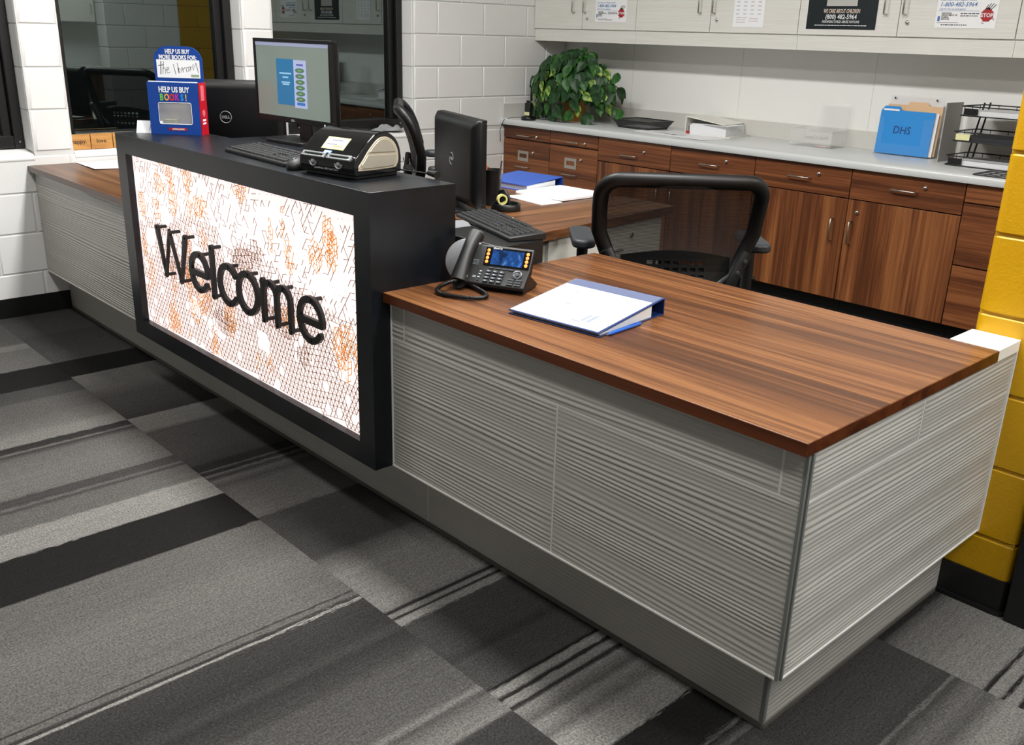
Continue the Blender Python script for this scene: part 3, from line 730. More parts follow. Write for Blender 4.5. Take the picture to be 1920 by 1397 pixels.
# wall cabinets
YU = 3.52
uedges = [-4.420, -3.951, -3.474, -2.887, -2.284, -1.699, -1.105, YPX0 - .003]
UL = ['pale linen-textured wall cabinet in the corner by the window wall', 'pale linen-textured wall cabinet above the open white binder', 'pale linen-textured wall cabinet carrying the black hotline notice', 'pale linen-textured wall cabinet beside the yellow wall']
for i, (k0, k1) in enumerate(((0, 2), (2, 4), (4, 6), (6, 7))):
    u = thing('wall_cabinet', UL[i], 'cabinet', (0, 0, 0), 0, 'pale wall cabinets')
    B('cabinet_body', LINEN, (uedges[k0] + .001, uedges[k1] - .001, YU + .0205, YB - .002, 1.505, 2.3), u)
    B('light_rail', LINEN, (uedges[k0] + .0008, uedges[k1] - .0008, YU + .012, YU + .032, 1.420, 1.512), u)
    B('cabinet_floor', LINEN, (uedges[k0] + .001, uedges[k1] - .001, YU + .032, YB - .002, 1.488, 1.505), u)
    for k in range(k0, k1):
        a, b = uedges[k] + .002, uedges[k + 1] - .002
        d = B('door', LINEN, (a, b, YU, YU + .019, 1.503, 2.3), u, .0012)
        left = k % 2 == 1
        hx = a + .030 if left else b - .070
        if k == 6: hx = a + .5
        bar_handle('handle', (hx, YU, 1.611), (hx, YU, 1.735), (0, -.032, 0), .0045, d)
        if left: lock((a + .048, YU, 1.573), d)

# notices taped on the wall cabinet doors
def sheet(name, label, x0, x1, z0, z1, mat, thick=.0008, y=None):
    t = thing(name, label, 'notice', (0, 0, 0), 0, 'notices on the wall cabinets')
    y = YU - .001 if y is None else y
    B('sheet', mat, (x0, x1, y - thick, y, z0, z1), t); return t, y - thick - .0003
def stop_mark(t, cx, cz, r, y):
    MB().prism([(cx + r * math.cos(PI / 8 + k * PI / 4), cz + r * math.sin(PI / 8 + k * PI / 4)) for k in range(8)][::-1], y - .0004, y, 'y').build('stop_sign_print', REDP, t)
    text('print', 'STOP', r * .78, WHITEP, t, front(cx, y - .0006, cz - r * .28), 'CENTER', bold=r * .02)
    mb = MB()
    for a in (62, 80, 98, 116): strokes(mb, [[(cx + r * .9 * math.cos(math.radians(a)), cz + r * .85 * math.sin(math.radians(a))), (cx + r * .4 + r * 1.25 * math.cos(math.radians(a - 6)), cz + r * 1.65 * math.sin(math.radians(a)))]], r * .1, y - .0005, y)
    strokes(mb, [[(cx + r * .3, cz + r * .8), (cx + r * .05, cz + r * 1.0), (cx - r * .2, cz + r * .85)]], r * .3, y - .0005, y)
    strokes(mb, [[(cx - r * .45, cz - r * .9), (cx - r * .65, cz - r * 1.15), (cx - r * .3, cz - r * 1.2)], [(cx + r * .75, cz - r * .45), (cx + r * 1.15, cz - r * .55), (cx + r * 1.0, cz - r * .75)]], r * .08, y - .0005, y)
    mb.build('hand_print', INK, t)
def fine(t, x0, x1, z, rows, dz, y, mat=None):
    """print too small to read: rows of short dashes"""
    mb = MB(); rnd = random.Random(int(x0 * 500) + rows)
    for r in range(rows):
        x = x0
        while x < x1 - .006:
            w_ = rnd.uniform(.005, .017); w_ = min(w_, x1 - x); zz = z - r * dz
            mb.box(x, x + w_, y - .0003, y, zz, zz + .0042); x += w_ + .003
    return mb.build('fine_print', mat or INK, t)
def hotline(x0, x1, z0, label, full):
    t, y = sheet('hotline_notice', label, x0, x1, z0, z0 + .29, PAPER)
    w_ = x1 - x0; s = w_ / .282
    text('print', 'Child Abuse and Neglect Hotline', .0125 * s, INKB, t, front(x0 + .012, y, z0 + .120 * s), shear=.2)
    text('print', '1-800-482-5964', .0265 * s, INKB, t, front(x0 + .012, y, z0 + .095 * s), shear=.25, bold=.0004)
    text('print', 'Call 911 for an emergency', .0115 * s, INKB, t, front(x0 + .012, y, z0 + .080 * s), shear=.2)
    B('rule_print', INKB, (x0 + .008, x0 + .2 * s, y - .0003, y, z0 + .0745 * s, z0 + .0757 * s), t)
    text('print', 'ARKANSAS\nDEPARTMENT OF\nHUMAN\nSERVICES', .0095 * s, INK, t, front(x0 + .026 * s, y, z0 + .062 * s), line=.9, bold=.0002)
    B('emblem_print', INKB, (x0 + .010, x0 + .021 * s, y - .0003, y, z0 + .030 * s, z0 + .052 * s), t)
    fine(t, x0 + .115 * s, x0 + .20 * s, z0 + .062 * s, 2, .010 * s, y)
    B('rule_print', INK, (x0 + .010, x0 + .11 * s, y - .0003, y, z0 + .023 * s, z0 + .0242 * s), t)
    fine(t, x0 + .03 * s, x0 + .155 * s, z0 + .012 * s, 1, .01, y)
    stop_mark(t, x0 + .236 * s, z0 + .058 * s, .030 * s, y)
    MB().prism([(x0 + .05 * s, z0 + .165 * s), (x0 + .25 * s, z0 + .165 * s), (x0 + .24 * s, z0 + .19 * s), (x0 + .06 * s, z0 + .19 * s)][::-1], y - .0003, y, 'y').build('banner_print', M('pale_blue_print', (168, 196, 206), .7), t)
hotline(-3.830, -3.556, 1.551, 'white hotline notice with red stop mark, nearest the window wall', True)
hotline(-1.506, -1.206, 1.549, 'white hotline notice with red stop mark, nearest the yellow wall', True)
t, y = sheet('schedule_sheet', 'plain white printed schedule sheet curling on the cabinet door', -2.722, -2.512, 1.536, 1.82, PAPER)
for r in range(9):
    for c in range(4): B('cell_print', M('faint_ink', (196, 198, 206), .7), (-2.704 + c * .049, -2.704 + c * .049 + .022, y - .0002, y, 1.605 + r * .022, 1.611 + r * .022), t)
fine(t, -2.700, -2.63, 1.586, 3, .013, y, M('faint_ink2', (206, 186, 188), .7)); fine(t, -2.61, -2.55, 1.580, 2, .013, y, MATS['faint_ink2'])
t, y = sheet('hotline_notice', 'black hotline notice with white lettering on a wall cabinet door', -2.232, -1.822, 1.533, 1.87, M('black_card', (20, 30, 34), .25))
text('print', 'WE CARE ABOUT CHILDREN', .0300, M('cream_print', (226, 206, 190), .6), t, front(-2.027, y, 1.616), 'CENTER', sx=.55, bold=.0003, shear=.1)
text('print', '(800) 482-5964', .0330, WHITEP, t, front(-2.027, y, 1.586), 'CENTER', bold=.0003, sx=.9)
text('print', 'ARKANSAS CHILD ABUSE HOTLINE', .0180, WHITEP, t, front(-2.027, y, 1.566), 'CENTER', sx=.78)
fine(t, -2.18, -1.87, 1.551, 1, .01, y, WHITEP)
B('photo_print', M('pale_photo', (186, 184, 180), .5), (-2.12, -1.94, y - .0003, y, 1.652, 1.86), t)
# ------------------------------------------------------------------ things on the back counter
plan(21)
# two-way radio in its charger
t = thing('two_way_radio', 'black two-way radio with tall antenna standing in a round charger', 'radio', (-4.205, 3.225 + .06, ZC))
MB().lathe([(.050, 0), (.052, .004), (.052, .018), (.046, .026), (.030, .028)], 28).build('charger_base', PLASTIC, t, smooth=True)
B('radio_body', PLASTIC_MATT, (-.026, .026, -.016, .016, .024, .118), t, .004)
B('battery_label', M('cream_label', (226, 224, 170), .6), (-.024, .024, -.0175, -.0155, .034, .056), t)
MB().tube([(.020, 0, .115), (.020, 0, .235)], .0052, 10).build('antenna', PLASTIC, t, smooth=True)
for x in (-.016, 0.0): MB().lathe([(.006, 0), (.006, .016), (.004, .017)], 10, (x, 0, .117)).build('knob', PLASTIC, t, smooth=True)
MB().tube([(-.048, 0, .012), (-.10, -.01, .014), (-.15, -.035, .006), (-.178, -.075, -.01), (-.196, -.09, -.08), (-.19, -.09, -.16)], .0022, 6).build('power_cord', PLASTIC, t, smooth=True)
# pothos
pl = thing('potted_pothos', 'bushy green and lime pothos spilling over its ochre pot in the corner', 'plant', (-4.03, 3.56, ZC))
MB().lathe([(.075, 0), (.082, .01), (.100, .17), (.106, .175), (.106, .19), (.094, .19), (.090, .165)], 28).build('pot', M('ochre_pot', (150, 104, 36), .4), pl, smooth=True)
MB().lathe([(.001, .160), (.091, .163)], 20).build('soil', M('soil', (40, 30, 22), .95), pl)
def leafmesh(nm, s, mats):
    mb = MB(); rows = 7; pts = []
    wv = [0.0, .72, 1.0, .92, .68, .36, 0.02]
    for i in range(rows):
        tt = i / (rows - 1); zc = -.22 * tt * tt
        hw = .36 * wv[i]
        yb = tt if i else .0
        for k in (-1, -.5, 0, .5, 1):
            sag = -.10 * (1 - abs(k)) + .02; back = -.10 * abs(k) if i == 1 else 0
            pts.append((hw * k * s, (yb + back) * s, (zc + sag) * s))
    f = []
    for i in range(rows - 1):
        for k in range(4): f.append((i * 5 + k, i * 5 + k + 1, i * 5 + 5 + k + 1, i * 5 + 5 + k))
    mb.add(pts, f); me = mb.mesh(nm, True); me.materials.append(mats); return me
def leafmat(nm, c1, c2, edge):
    m = M(nm, c1, .45, spec=.4); N = Nodes(m)
    c = N.ramp(N.noise(edge, 3, N.obj(), .6), [(.40, rgb(*c1)), (.56, rgb(*c2))]); N.l(c, N.b.inputs['Base Color']); return m
LG = [leafmat('leaf_deep_green', (16, 46, 20), (34, 78, 32), 22), leafmat('leaf_green', (28, 70, 28), (58, 108, 42), 26), leafmat('leaf_variegated', (54, 104, 38), (158, 182, 84), 30)]
LMS = [leafmesh('leaf', .118, LG[0]), leafmesh('leaf', .105, LG[1]), leafmesh('leaf', .088, LG[2]), leafmesh('leaf', .132, LG[0])]
stems = MB()
def add_leaf(p, n, kind, roll=0.0, s=1.0):
    n = Vector(n).normalized()
    # leaf blade: local +y tip direction droops, local +z faces outward
    tip = Vector((n.x * .35, n.y * .35, -1.0)) + Vector((random.uniform(-.7, .7), random.uniform(-.4, .4), random.uniform(-.1, .7)))
    tip = (tip - n * tip.dot(n) * .75).normalized(); side = tip.cross(n).normalized(); up = side.cross(tip).normalized()
    R_ = Matrix((side, tip, up)).transposed().to_4x4()
    o = inst('leaf', LMS[kind], pl); o.matrix_local = Matrix.Translation(p) @ R_ @ Matrix.Diagonal((s, s, s, 1))
    return tip
bx0, bx1 = XW + .03 + 4.03, 3.55
for k in range(430):
    a = random.uniform(-PI * 1.05, PI * .05); e = random.uniform(-.15, 1.0)
    if k % 9 == 0: a = random.uniform(0, 2 * PI)
    ce = math.cos(e * PI / 2) if e > 0 else 1.0
    n = Vector((math.cos(a) * ce, math.sin(a) * ce, math.sin(e * PI / 2)))
    rr = random.uniform(.74, 1.04)
    p = Vector((n.x * .37 * rr, n.y * .245 * rr, .20 + n.z * .275 * rr if e > 0 else random.uniform(.035, .26)))
    p.x = max(p.x, -.345); p.y = min(p.y, .215); p.y = max(p.y, -.265); p.z = max(p.z, .075)
    if .075 < p.x < .135 and p.y < -.05 and .08 < p.z < .20: continue
    kind = 0 if random.random() < .55 else 1
    if -.22 < p.x < .02 and .12 < p.z < .36 and random.random() < .42: kind = 2
    if p.x > .18 and random.random() < .25: kind = 2
    if p.x > .2 and p.z > .32 and random.random() < .5: continue
    if random.random() < .12 and kind == 0: kind = 3
    add_leaf(p, n + Vector((0, -.45, .15)), kind, s=random.uniform(.72, 1.0))
    stems.tube([(p.x * .25, p.y * .25, .19), (p.x * .7, p.y * .7, p.z * .6 + .14), tuple(p)], .0017, 5)
for path in ([(.10, -.02, .26), (.30, -.02, .22), (.40, -.03, .27), (.445, -.03, .335)], [(.10, -.06, .22), (.28, -.07, .20), (.36, -.08, .15), (.47, -.08, .12), (.54, -.08, .105)], [(.02, .02, .3), (.02, .03, .42), (.06, .03, .5)]):
    stems.tube(path, .0018, 5); p = Vector(path[-1]); add_leaf(p, (.2, -1, .2), 1, s=.85)
    add_leaf(Vector(path[-2]), (.2, -1, .3), 1, s=.8)
stems.build('stems', M('stem_green', (74, 92, 44), .6), pl, smooth=True)
MESHBLACK = M('black_wire', (20, 20, 22), .4)
# flat mesh tray
t = thing('mesh_tray', 'black shallow mesh letter tray beside the pothos', 'tray', (-3.42, 3.60, ZC), -.06)
mb = MB(); tw, td, th_ = .17, .13, .055
for s, z in ((1.0, .052), (.8, .004)): mb.tube([(x * s, y * s, z) for x, y in rpoly(-tw, tw, -td, td, .02, 3)], .0035, 6, True)
mb.build('rim', MESHBLACK, t, smooth=True)
mb = MB(); P0 = rpoly(-tw, tw, -td, td, .02, 3); n = len(P0)
mb.add([(x, y, .052) for x, y in P0] + [(x * .8, y * .8, .004) for x, y in P0], [(i, (i + 1) % n, n + (i + 1) % n, n + i) for i in range(n)] + [tuple(range(n, 2 * n))])
mm = M('black_mesh_sheet', (28, 28, 30), .5, alpha=.82); mb.build('mesh_sides', mm, t)
B('paper', PAPER_G, (-.11, .11, -.095, .08, .006, .012), t)
# loose papers
def paper(name, label, x, y, z, w_, d_, a, mat=PAPER, curl=.0, group=None, th=.0012):
    mb = MB(); nx, ny = 8, 6; rnd = random.Random(int(x * 1000 + y * 77)); p1 = rnd.uniform(0, 6)
    def top(u, v): return (w_ * (u - .5), d_ * (v - .5), th + curl * (.5 + .5 * math.sin(3.3 * u + 2 * v + p1)) * (abs(u - .5) + abs(v - .5)))
    V = [top(i / nx, j / ny) for j in range(ny + 1) for i in range(nx + 1)]
    n = len(V); V += [(a_[0], a_[1], a_[2] - th) for a_ in V]
    F = []
    for j in range(ny):
        for i in range(nx):
            q = (j * (nx + 1) + i, j * (nx + 1) + i + 1, (j + 1) * (nx + 1) + i + 1, (j + 1) * (nx + 1) + i); F += [q, tuple(k + n for k in q)[::-1]]
    bd = [i for i in range(nx + 1)] + [j * (nx + 1) + nx for j in range(1, ny + 1)] + [ny * (nx + 1) + i for i in range(nx - 1, -1, -1)] + [j * (nx + 1) for j in range(ny - 1, 0, -1)]
    for q, r in zip(bd, bd[1:] + bd[:1]): F.append((q, r, r + n, q + n)[::-1])
    o = mb.add(V, F).build(name, mat, None, loc=(x, y, z), rot=(0, 0, a))
    return tag(o, label, 'paper', group)
paper('paper_sheet', 'white paper lying on the counter between mesh tray and open binder', -3.18, 3.46, ZC, .28, .216, .25, PAPER, .004)
paper('paper_sheet', 'white paper sheet half under the loose counter papers by the binder', -3.05, 3.52, ZC + .003, .25, .20, -.12, PAPER_G, .003)
paper('paper_sheet', 'white paper sheet in front of the open white binder', -2.84, 3.42, ZC, .28, .216, -.1, PAPER, .005)
# open white binder
t = thing('ring_binder', 'thick white ring binder lying half open on the back counter', 'binder', (-2.89, 3.685, ZC), .14)
B('back_cover', WHITE_LAM, (-.14, .17, -.135, .135, 0, .005), t, .001)
B('spine', WHITE_LAM, (-.145, -.140, -.135, .135, 0, .112), t, .001)
MB().prism([(-.139, .108), (-.139, .113), (.13, .078), (.13, .073)][::-1], -.135, .135, 'y').build('front_cover', WHITE_LAM, t, .001)
B('page_block', PAPER_G, (-.115, .14, -.128, .128, .005, .070), t, .001)
MB().tube([(-.128, -.1305, .02), (-.128, -.1305, .06), (-.10, -.1305, .07)], .0035, 6).build('ring', CHROME, t, smooth=True)
B('red_tab', REDP, (-.134, -.112, -.136, -.131, .008, .024), t)
B('loose_sheet', PAPER, (.0, .18, -.14, .05, .0705, .0715), t, rot=(0, 0, -.12))
# clear plastic box with lid
t = thing('clear_plastic_box', 'empty clear plastic box with its lid standing open on the counter', 'box', (-2.18, 3.715, ZC), .0)
mb = MB(); wx, wy, hh, th_ = .135, .085, .095, .003
mb.box(-wx, wx, -wy, wy, 0, th_).box(-wx, wx, -wy, -wy + th_, th_, hh).box(-wx, wx, wy - th_, wy, th_, hh).box(-wx, -wx + th_, -wy + th_, wy - th_, th_, hh).box(wx - th_, wx, -wy + th_, wy - th_, th_, hh)
mb.build('box_walls', CLOUDY, t)
mb = MB(); mb.tube([(x, y, hh) for x, y in rpoly(-wx - .004, wx + .004, -wy - .004, wy + .004, .01, 3)], .0035, 6, True); mb.build('rim', CLOUDY, t, smooth=True)
MB().prism([(wy - .005, hh), (wy, hh), (wy + .022, hh + .145), (wy + .017, hh + .145)], -.06, .13, 'x').build('lid', CLOUDY, t)
text('handwriting', 'Math Center', .030, M('marker_grey', (120, 126, 130), .6), t, front(.115, -wy + .004, .045), shear=.1, sx=-1.0)
B('pink_slip', M('pink_slip', (226, 176, 172), .7), (.02, .09, -.07, -.02, .0035, .006), t)
# acrylic file holder with folders
t = thing('file_holder', 'clear acrylic holder with a bright blue folder marked DHS', 'file holder', (-1.640, 3.70, ZC), .0)
tl = Matrix.Rotation(-.10, 4, 'X')
B('back_plate', M('white_acrylic', (224, 222, 222), .2), (-.155, .145, .045, .050, .0, .315), t, .002, rot=(-.08, 0, 0))
for x in (-.125, .11): MB().lathe([(.005, 0), (.005, .002)], 10, mat=Matrix.Translation((x, .058, .30)) @ Matrix.Rotation(PI / 2, 4, 'X')).build('screw', PLASTIC, t)
MB().prism([(-.15, .01), (.158, .01), (.158, .262), (.150, .270), (.08, .270), (.07, .288), (-.03, .288), (-.04, .270), (-.15, .270)][::-1], .022, .026, 'y').build('manila_folder', M('manila', (222, 186, 146), .7), t, rot=(-.07, 0, 0))
MB().prism([(-.17, .004), (.135, .004), (.135, .238), (-.055, .238), (-.063, .258), (-.150, .258), (-.17, .232)][::-1], -.008, -.004, 'y').build('blue_folder', M('sky_blue_folder', (38, 138, 214), .45), t, rot=(-.07, 0, 0))
B('folder_label', PAPER, (-.155, -.066, -.0102, -.0088, .234, .243), t, rot=(-.07, 0, 0))
B('white_divider', PAPER, (-.165, .15, .004, .009, .006, .235), t, rot=(-.07, 0, 0))
text('handwriting', 'DHS', .058, M('marker_navy', (14, 62, 120), .6), t, Matrix.Rotation(-.07, 4, 'X') @ front(-.085, -.0095, .115), sx=.9, shear=.1)
mb = MB().box(-.18, .15, -.022, -.019, 0, .06).box(-.18, -.13, -.022, -.019, .06, .20).box(.09, .15, -.022, -.019, .06, .20).box(-.18, .15, -.022, .05, -.0, .003)
mb.build('front_plate', M('folder_acrylic', (235, 240, 245), .05, alpha=.02), t)
# three-tier wire letter tray
t = thing('letter_tray', 'black wire three-tier letter tray beside the yellow wall', 'tray', (-1.165, 3.645, ZC), -.02)
W2, D2 = .165, .135
for lv, z in enumerate((.004, .125, .250)):
    mb = MB(); xo = .018 * lv
    for zz in (z, z + .045):
        mb.tube([(x + xo, y, zz) for x, y in rpoly(-W2, W2, -D2, D2, .02, 3)], .0035, 6, True)
    for x in (-W2, W2):
        for y in (-.09, 0, .09): mb.tube([(x + xo, y, z), (x + xo, y, z + .045)], .002, 5)
    for x in (-.09, 0, .09): mb.tube([(x + xo, D2, z), (x + xo, D2, z + .045)], .002, 5)
    mb.build('tier_frame', MESHBLACK, t, smooth=True)
    B('tier_mesh', mm, (-W2 + xo, W2 + xo, -D2, D2, z - .001, z + .001), t)
    B('paper_stack', (PAPER_G, M('dark_folder', (38, 38, 42), .7), PAPER_G)[lv], (-W2 + .05 + xo, W2 - .01 + xo, -D2 + .006, D2 - .02, z + .0015, z + .026), t)
    B('tier_tag', (PLASTIC, M('cream_label', (226, 224, 170), .6), PLASTIC)[lv], (-W2 + .02 + xo, -W2 + .09 + xo, -D2 - .0055, -D2 - .0035, z + .006, z + .036), t)
mb = MB()
for x in (-W2 + .05, W2 - .02):
    mb.tube([(x - .01, .02, 0), (x + .035, .02, .31)], .0045, 6); mb.tube([(x - .01, .09, 0), (x + .035, .09, .31)], .0045, 6)
mb.build('uprights', MESHBLACK, t, smooth=True)
t2 = B('divider_board', M('grey_board', (168, 166, 164), .7), (-1.41, -1.405, 3.60, 3.80, ZC, ZC + .30)); tag(t2, 'thin grey board standing between blue folder and wire letter tray', 'board')
# small wire rack at the counter edge
t = thing('wire_rack', 'small black wire rack lying at the front edge of the counter', 'rack', (-.93, 3.34, ZC), .0)
mb = MB(); mb.tube([(x, y, .004) for x, y in rpoly(-.14, .14, -.11, .10, .015, 3)], .003, 6, True)
for x in (-.09, -.04, .01, .06, .11): mb.tube([(x, -.11, .004), (x, .10, .004)], .0022, 5)
for y in (-.05, .02): mb.tube([(-.14, y, .004), (.14, y, .004)], .0022, 5)
mb.build('wire_grid', MESHBLACK, t, smooth=True)
# ------------------------------------------------------------------ things on the desks
def keyboard(label, loc, rot, tilt=0.0):
    t = thing('keyboard', label, 'keyboard', loc, rot, 'black keyboards')
    w_, d_ = .225, .066
    pr = [(-d_, 0), (d_, 0), (d_, .020), (d_ - .004, .023), (-d_ + .004, .013), (-d_, .010)]
    R = Matrix.Rotation(tilt, 4, 'X')
    MB().prism(pr, -w_, w_, 'x', mat=R).build('case', PLASTIC_MATT, t, .0025)
    mb = MB(); k = .0188
    def key(x0, x1, r):
        y0 = -.056 + r * .0192 + (.004 if r == 5 else 0); z = .013 + (y0 + d_) / (2 * d_) * .010
        a = .0012; b = .0026
        v = [(x0 + a, y0 + a, z), (x1 - a, y0 + a, z), (x1 - a, y0 + k - a, z + .0015), (x0 + a, y0 + k - a, z + .0015), (x0 + b, y0 + b, z + .005), (x1 - b, y0 + b, z + .005), (x1 - b, y0 + k - b, z + .0066), (x0 + b, y0 + k - b, z + .0066)]
        mb.add(v, [(4, 5, 6, 7), (0, 1, 5, 4), (1, 2, 6, 5), (2, 3, 7, 6), (3, 0, 4, 7)], R)
    X0 = -.216
    rows = [[1.25, 1.25, 1.25, 6.25, 1.25, 1.25, 1.25, 1.25], [2.25] + [1] * 10 + [2.75], [1.75] + [1] * 11 + [2.25], [1.5] + [1] * 12 + [1.5], [1] * 13 + [2], [1, -.9] + [1] * 4 + [-.5] + [1] * 4 + [-.5] + [1] * 4]
    for r, ks in enumerate(rows):
        x = X0
        for q in ks:
            if q > 0: key(x, x + q * k, r)
            x += abs(q) * k
        for c in range(3):
            if r in (0, 3, 4, 5) or (r == 1 and c == 1): key(X0 + (15.25 + c) * k, X0 + (16.25 + c) * k, r)
        for c in range(4):
            if r < 5: key(X0 + (18.6 + c) * k, X0 + (19.6 + c) * k, r)
    o = mb.build('keys', KEYCAP, t); o['kind'] = 'stuff'
    return t
keyboard('black keyboard lying on the sign box top behind the label printer', (-2.115, .10, ZT + .0018), -.06)
# ---- label printer

lp = thing('label_printer', 'black and silver twin label printer on the sign box top', 'printer', (-1.672, .122, ZT + .0018), .17)
lp.scale = (1, 1, .90)
hw = .118
prof = [(-.092, .012), (-.098, .020), (-.100, .045), (-.094, .068), (-.072, .092), (-.040, .122), (-.008, .140), (.022, .146), (.050, .140), (.074, .122), (.090, .094), (.096, .060), (.096, .012)]
prof = [prof[0]] + cat(prof[1:-1], 4, False) + [prof[-1]]
MB().prism(prof[::-1], -hw, hw, 'x').build('housing', GLOSSY, lp, .004, 2)
B('foot_base', PLASTIC, (-hw + .01, hw - .01, -.085, .088, 0, .014), lp, .003)
sp = [(-.072, .028), (.055, .028), (.074, .036), (.082, .055), (.078, .088), (.062, .114), (.040, .128), (.018, .131), (-.006, .124), (-.040, .094), (-.066, .062), (-.082, .044), (-.082, .034)]
sp = cat(sp, 4); sp2 = [(y * .86 + .000, (z - .078) * .86 + .078) for y, z in sp]
for sx in (1, -1):
    MB().prism(sp[::-1], sx * hw - .004, sx * hw + .0025, 'x').build('side_ring', M('champagne_ring', (182, 172, 152), .35, .35), lp, .002)
    lo = [(y, z) for y, z in sp2 if z < .075]; cut = .078
    y0 = min(y for y, z in sp2 if abs(z - cut) < .03) + .010; y1 = max(y for y, z in sp2)
    i_ = [k for k in range(len(sp2)) if sp2[k][1] > cut]; upper = sp2[i_[0]:i_[-1] + 1]; lower = sp2[i_[-1] + 1:] + sp2[:i_[0]]
    SV = M('satin_silver', (176, 170, 156), .28, .55)
    MB().prism(upper[::-1], sx * hw - .002, sx * hw + .0045, 'x').build('side_panel', SV, lp, .0015)
    MB().prism(lower[::-1], sx * hw - .002, sx * hw + .0045, 'x').build('side_panel', SV, lp, .0015)
# sloping front: label card, slots, buttons
def slope(u, s, lift):
    """point on the front slope; s 0 (low) .. 1 (top)"""
    a, b = Vector((-.094, .068)), Vector((-.040, .122)); d = b - a; n = Vector((-d.y, d.x)).normalized(); q = a + d * s + n * lift
    return (u, q.x, q.y)
def sl_quad(mb, u0, u1, s0, s1, l0, l1):
    v = [slope(u0, s0, l0), slope(u1, s0, l0), slope(u1, s1, l0), slope(u0, s1, l0), slope(u0, s0, l1), slope(u1, s0, l1), slope(u1, s1, l1), slope(u0, s1, l1)]
    return mb.add(v, [(0, 3, 2, 1), (4, 5, 6, 7), (0, 1, 5, 4), (1, 2, 6, 5), (2, 3, 7, 6), (3, 0, 4, 7)])
sl_quad(MB(), -.045, .050, .34, .98, .0, .0016).build('label_card', M('yellow_card', (226, 216, 140), .5), lp)
sl_quad(MB(), -.041, .046, .40, .93, .0016, .0022).build('label_paper', PAPER, lp)
mb = MB()
for s, a, b in ((.78, -.020, .026), (.56, -.032, .012)): sl_quad(mb, a, b, s, s + .07, .0022, .0026)
mb.build('label_print', INKG, lp); sl_quad(MB(), -.002, .036, .46, .53, .0022, .0026).build('label_print', M('orange_ink', (226, 150, 80), .6), lp)
sl_quad(MB(), -.022, .010, .12, .26, .0, .0022).build('brand_badge', M('badge_blue', (24, 104, 184), .4), lp)
mt = Matrix((( 1, 0, 0, 0), (0, .7071, -.7071, 0), (0, .7071, .7071, 0), (0, 0, 0, 1)))
q = slope(-.006, .14, .0026); text('brand_print', 'DYMO', .010, WHITEP, lp, Matrix.Translation(q) @ Matrix.Rotation(PI / 4, 4, 'X'), 'CENTER', bold=.0003)
SILV = M('silver_plastic', (176, 180, 182), .22, .7)
for a, b in ((-.104, -.006), (.006, .104)):
    mb = MB()
    for u0, u1, s0, s1 in ((a, b, -.16, -.08), (a, b, .02, .10), (a, a + .008, -.08, .02), (b - .008, b, -.08, .02)): sl_quad(mb, u0, u1, s0, s1, -.002, .006)
    mb.build('label_slot', SILV, lp, .001)
    c = (a + b) / 2
    MB().tube([(c + .013 * math.cos(math.radians(k)), -.1015, .045 + .013 * math.sin(math.radians(k)) ) for k in range(170, 371, 20)], .0035, 8).build('button_ring', SILV, lp, smooth=True)
    MB().lathe([(.0075, 0), (.0075, .003), (.005, .004)], 14, mat=Matrix.Translation((c, -.100, .046)) @ Matrix.Rotation(PI / 2, 4, 'X')).build('button', SILV, lp, smooth=True)
text('brand_print', 'LabelWriter 450 Twin Turbo', .0088, M('grey_print', (170, 172, 176), .5), lp, front(0.0, -.1003, .024), 'CENTER')
MB().tube([(.05, .094, .02), (.10, .118, .012), (.17, .130, .010), (.22, .122, .012)], .003, 6).build('power_cord', PLASTIC, lp, smooth=True)
MB().tube([(.205, .124, .014), (.250, .112, .013)], [.009, .012], 10).build('cord_plug', PLASTIC, lp, smooth=True)
# ---- mouse
ms = MB().grid(lambda u, v: (0, 0, 0), 1, 1)
def mouse(label, loc, rot):
    t = thing('computer_mouse', label, 'mouse', loc, rot)
    pr_ = [(.030, 0), (.032, .006), (.031, .016), (.026, .026), (.016, .033), (.002, .035)]
    MB().lathe(pr_, 24, mat=Matrix.Diagonal((1, 1.75, 1, 1))).build('shell', PLASTIC_MATT, t, smooth=True)
    MB().tube([(0, -.034, .028), (0, -.022, .034)], .004, 8).build('wheel', PLASTIC_DK, t, smooth=True); return t
mouse('black mouse on the sign box top beside the label printer', (-1.845, .045, ZT + .0018), .5)
# ---- donation box
db = thing('donation_box', 'blue cardboard book donation box with a red side on the sign box top', 'box', (-2.955, .165, ZT + .0018), .76)
bw, bd, bh = .103, .036, .198
mb = MB(); th_ = .0025
wx0, wx1, wz0, wz1 = -.064, .068, .040, .122
for q in ((-bw, bw, .0, wz0), (-bw, bw, wz1, bh), (-bw, wx0, wz0, wz1), (wx1, bw, wz0, wz1)): mb.box(q[0], q[1], -bd, -bd + th_, q[2], q[3])
mb.box(-bw, bw, bd - th_, bd, 0, bh).box(-bw, -bw + th_, -bd + th_, bd - th_, 0, bh).box(-bw + th_, bw - th_, -bd + th_, bd - th_, 0, th_)
mb.build('carton', BLUE_BOARD, db)
B('inner_back', M('inner_card', (176, 168, 160), .8), (-bw + .003, bw - .003, bd - .005, bd - .003, .003, bh - .003), db)
B('side_flap', M('red_card', (196, 22, 42), .35), (bw - th_, bw + .0006, -bd, bd, 0, bh), db)
B('window_film', M('thin_clear_acrylic', (235, 240, 245), .05, alpha=.12), (wx0, wx1, -bd + .0028, -bd + .0034, wz0, wz1), db)
MB().tube([(x, -bd - .0003, z) for x, z in rpoly(wx0, wx1, wz0, wz1, .008, 3)], .0009, 4, True).build('window_edge', PAPER, db)
B('banknote', M('banknote_green', (132, 130, 96), .8), (-.058, -.01, -.02, .02, .0027, .055), db, rot=(0, 0, 0))
B('top_edge', PAPER, (-bw + .006, bw - .006, -bd + .001, -bd + .009, bh, bh + .003), db)
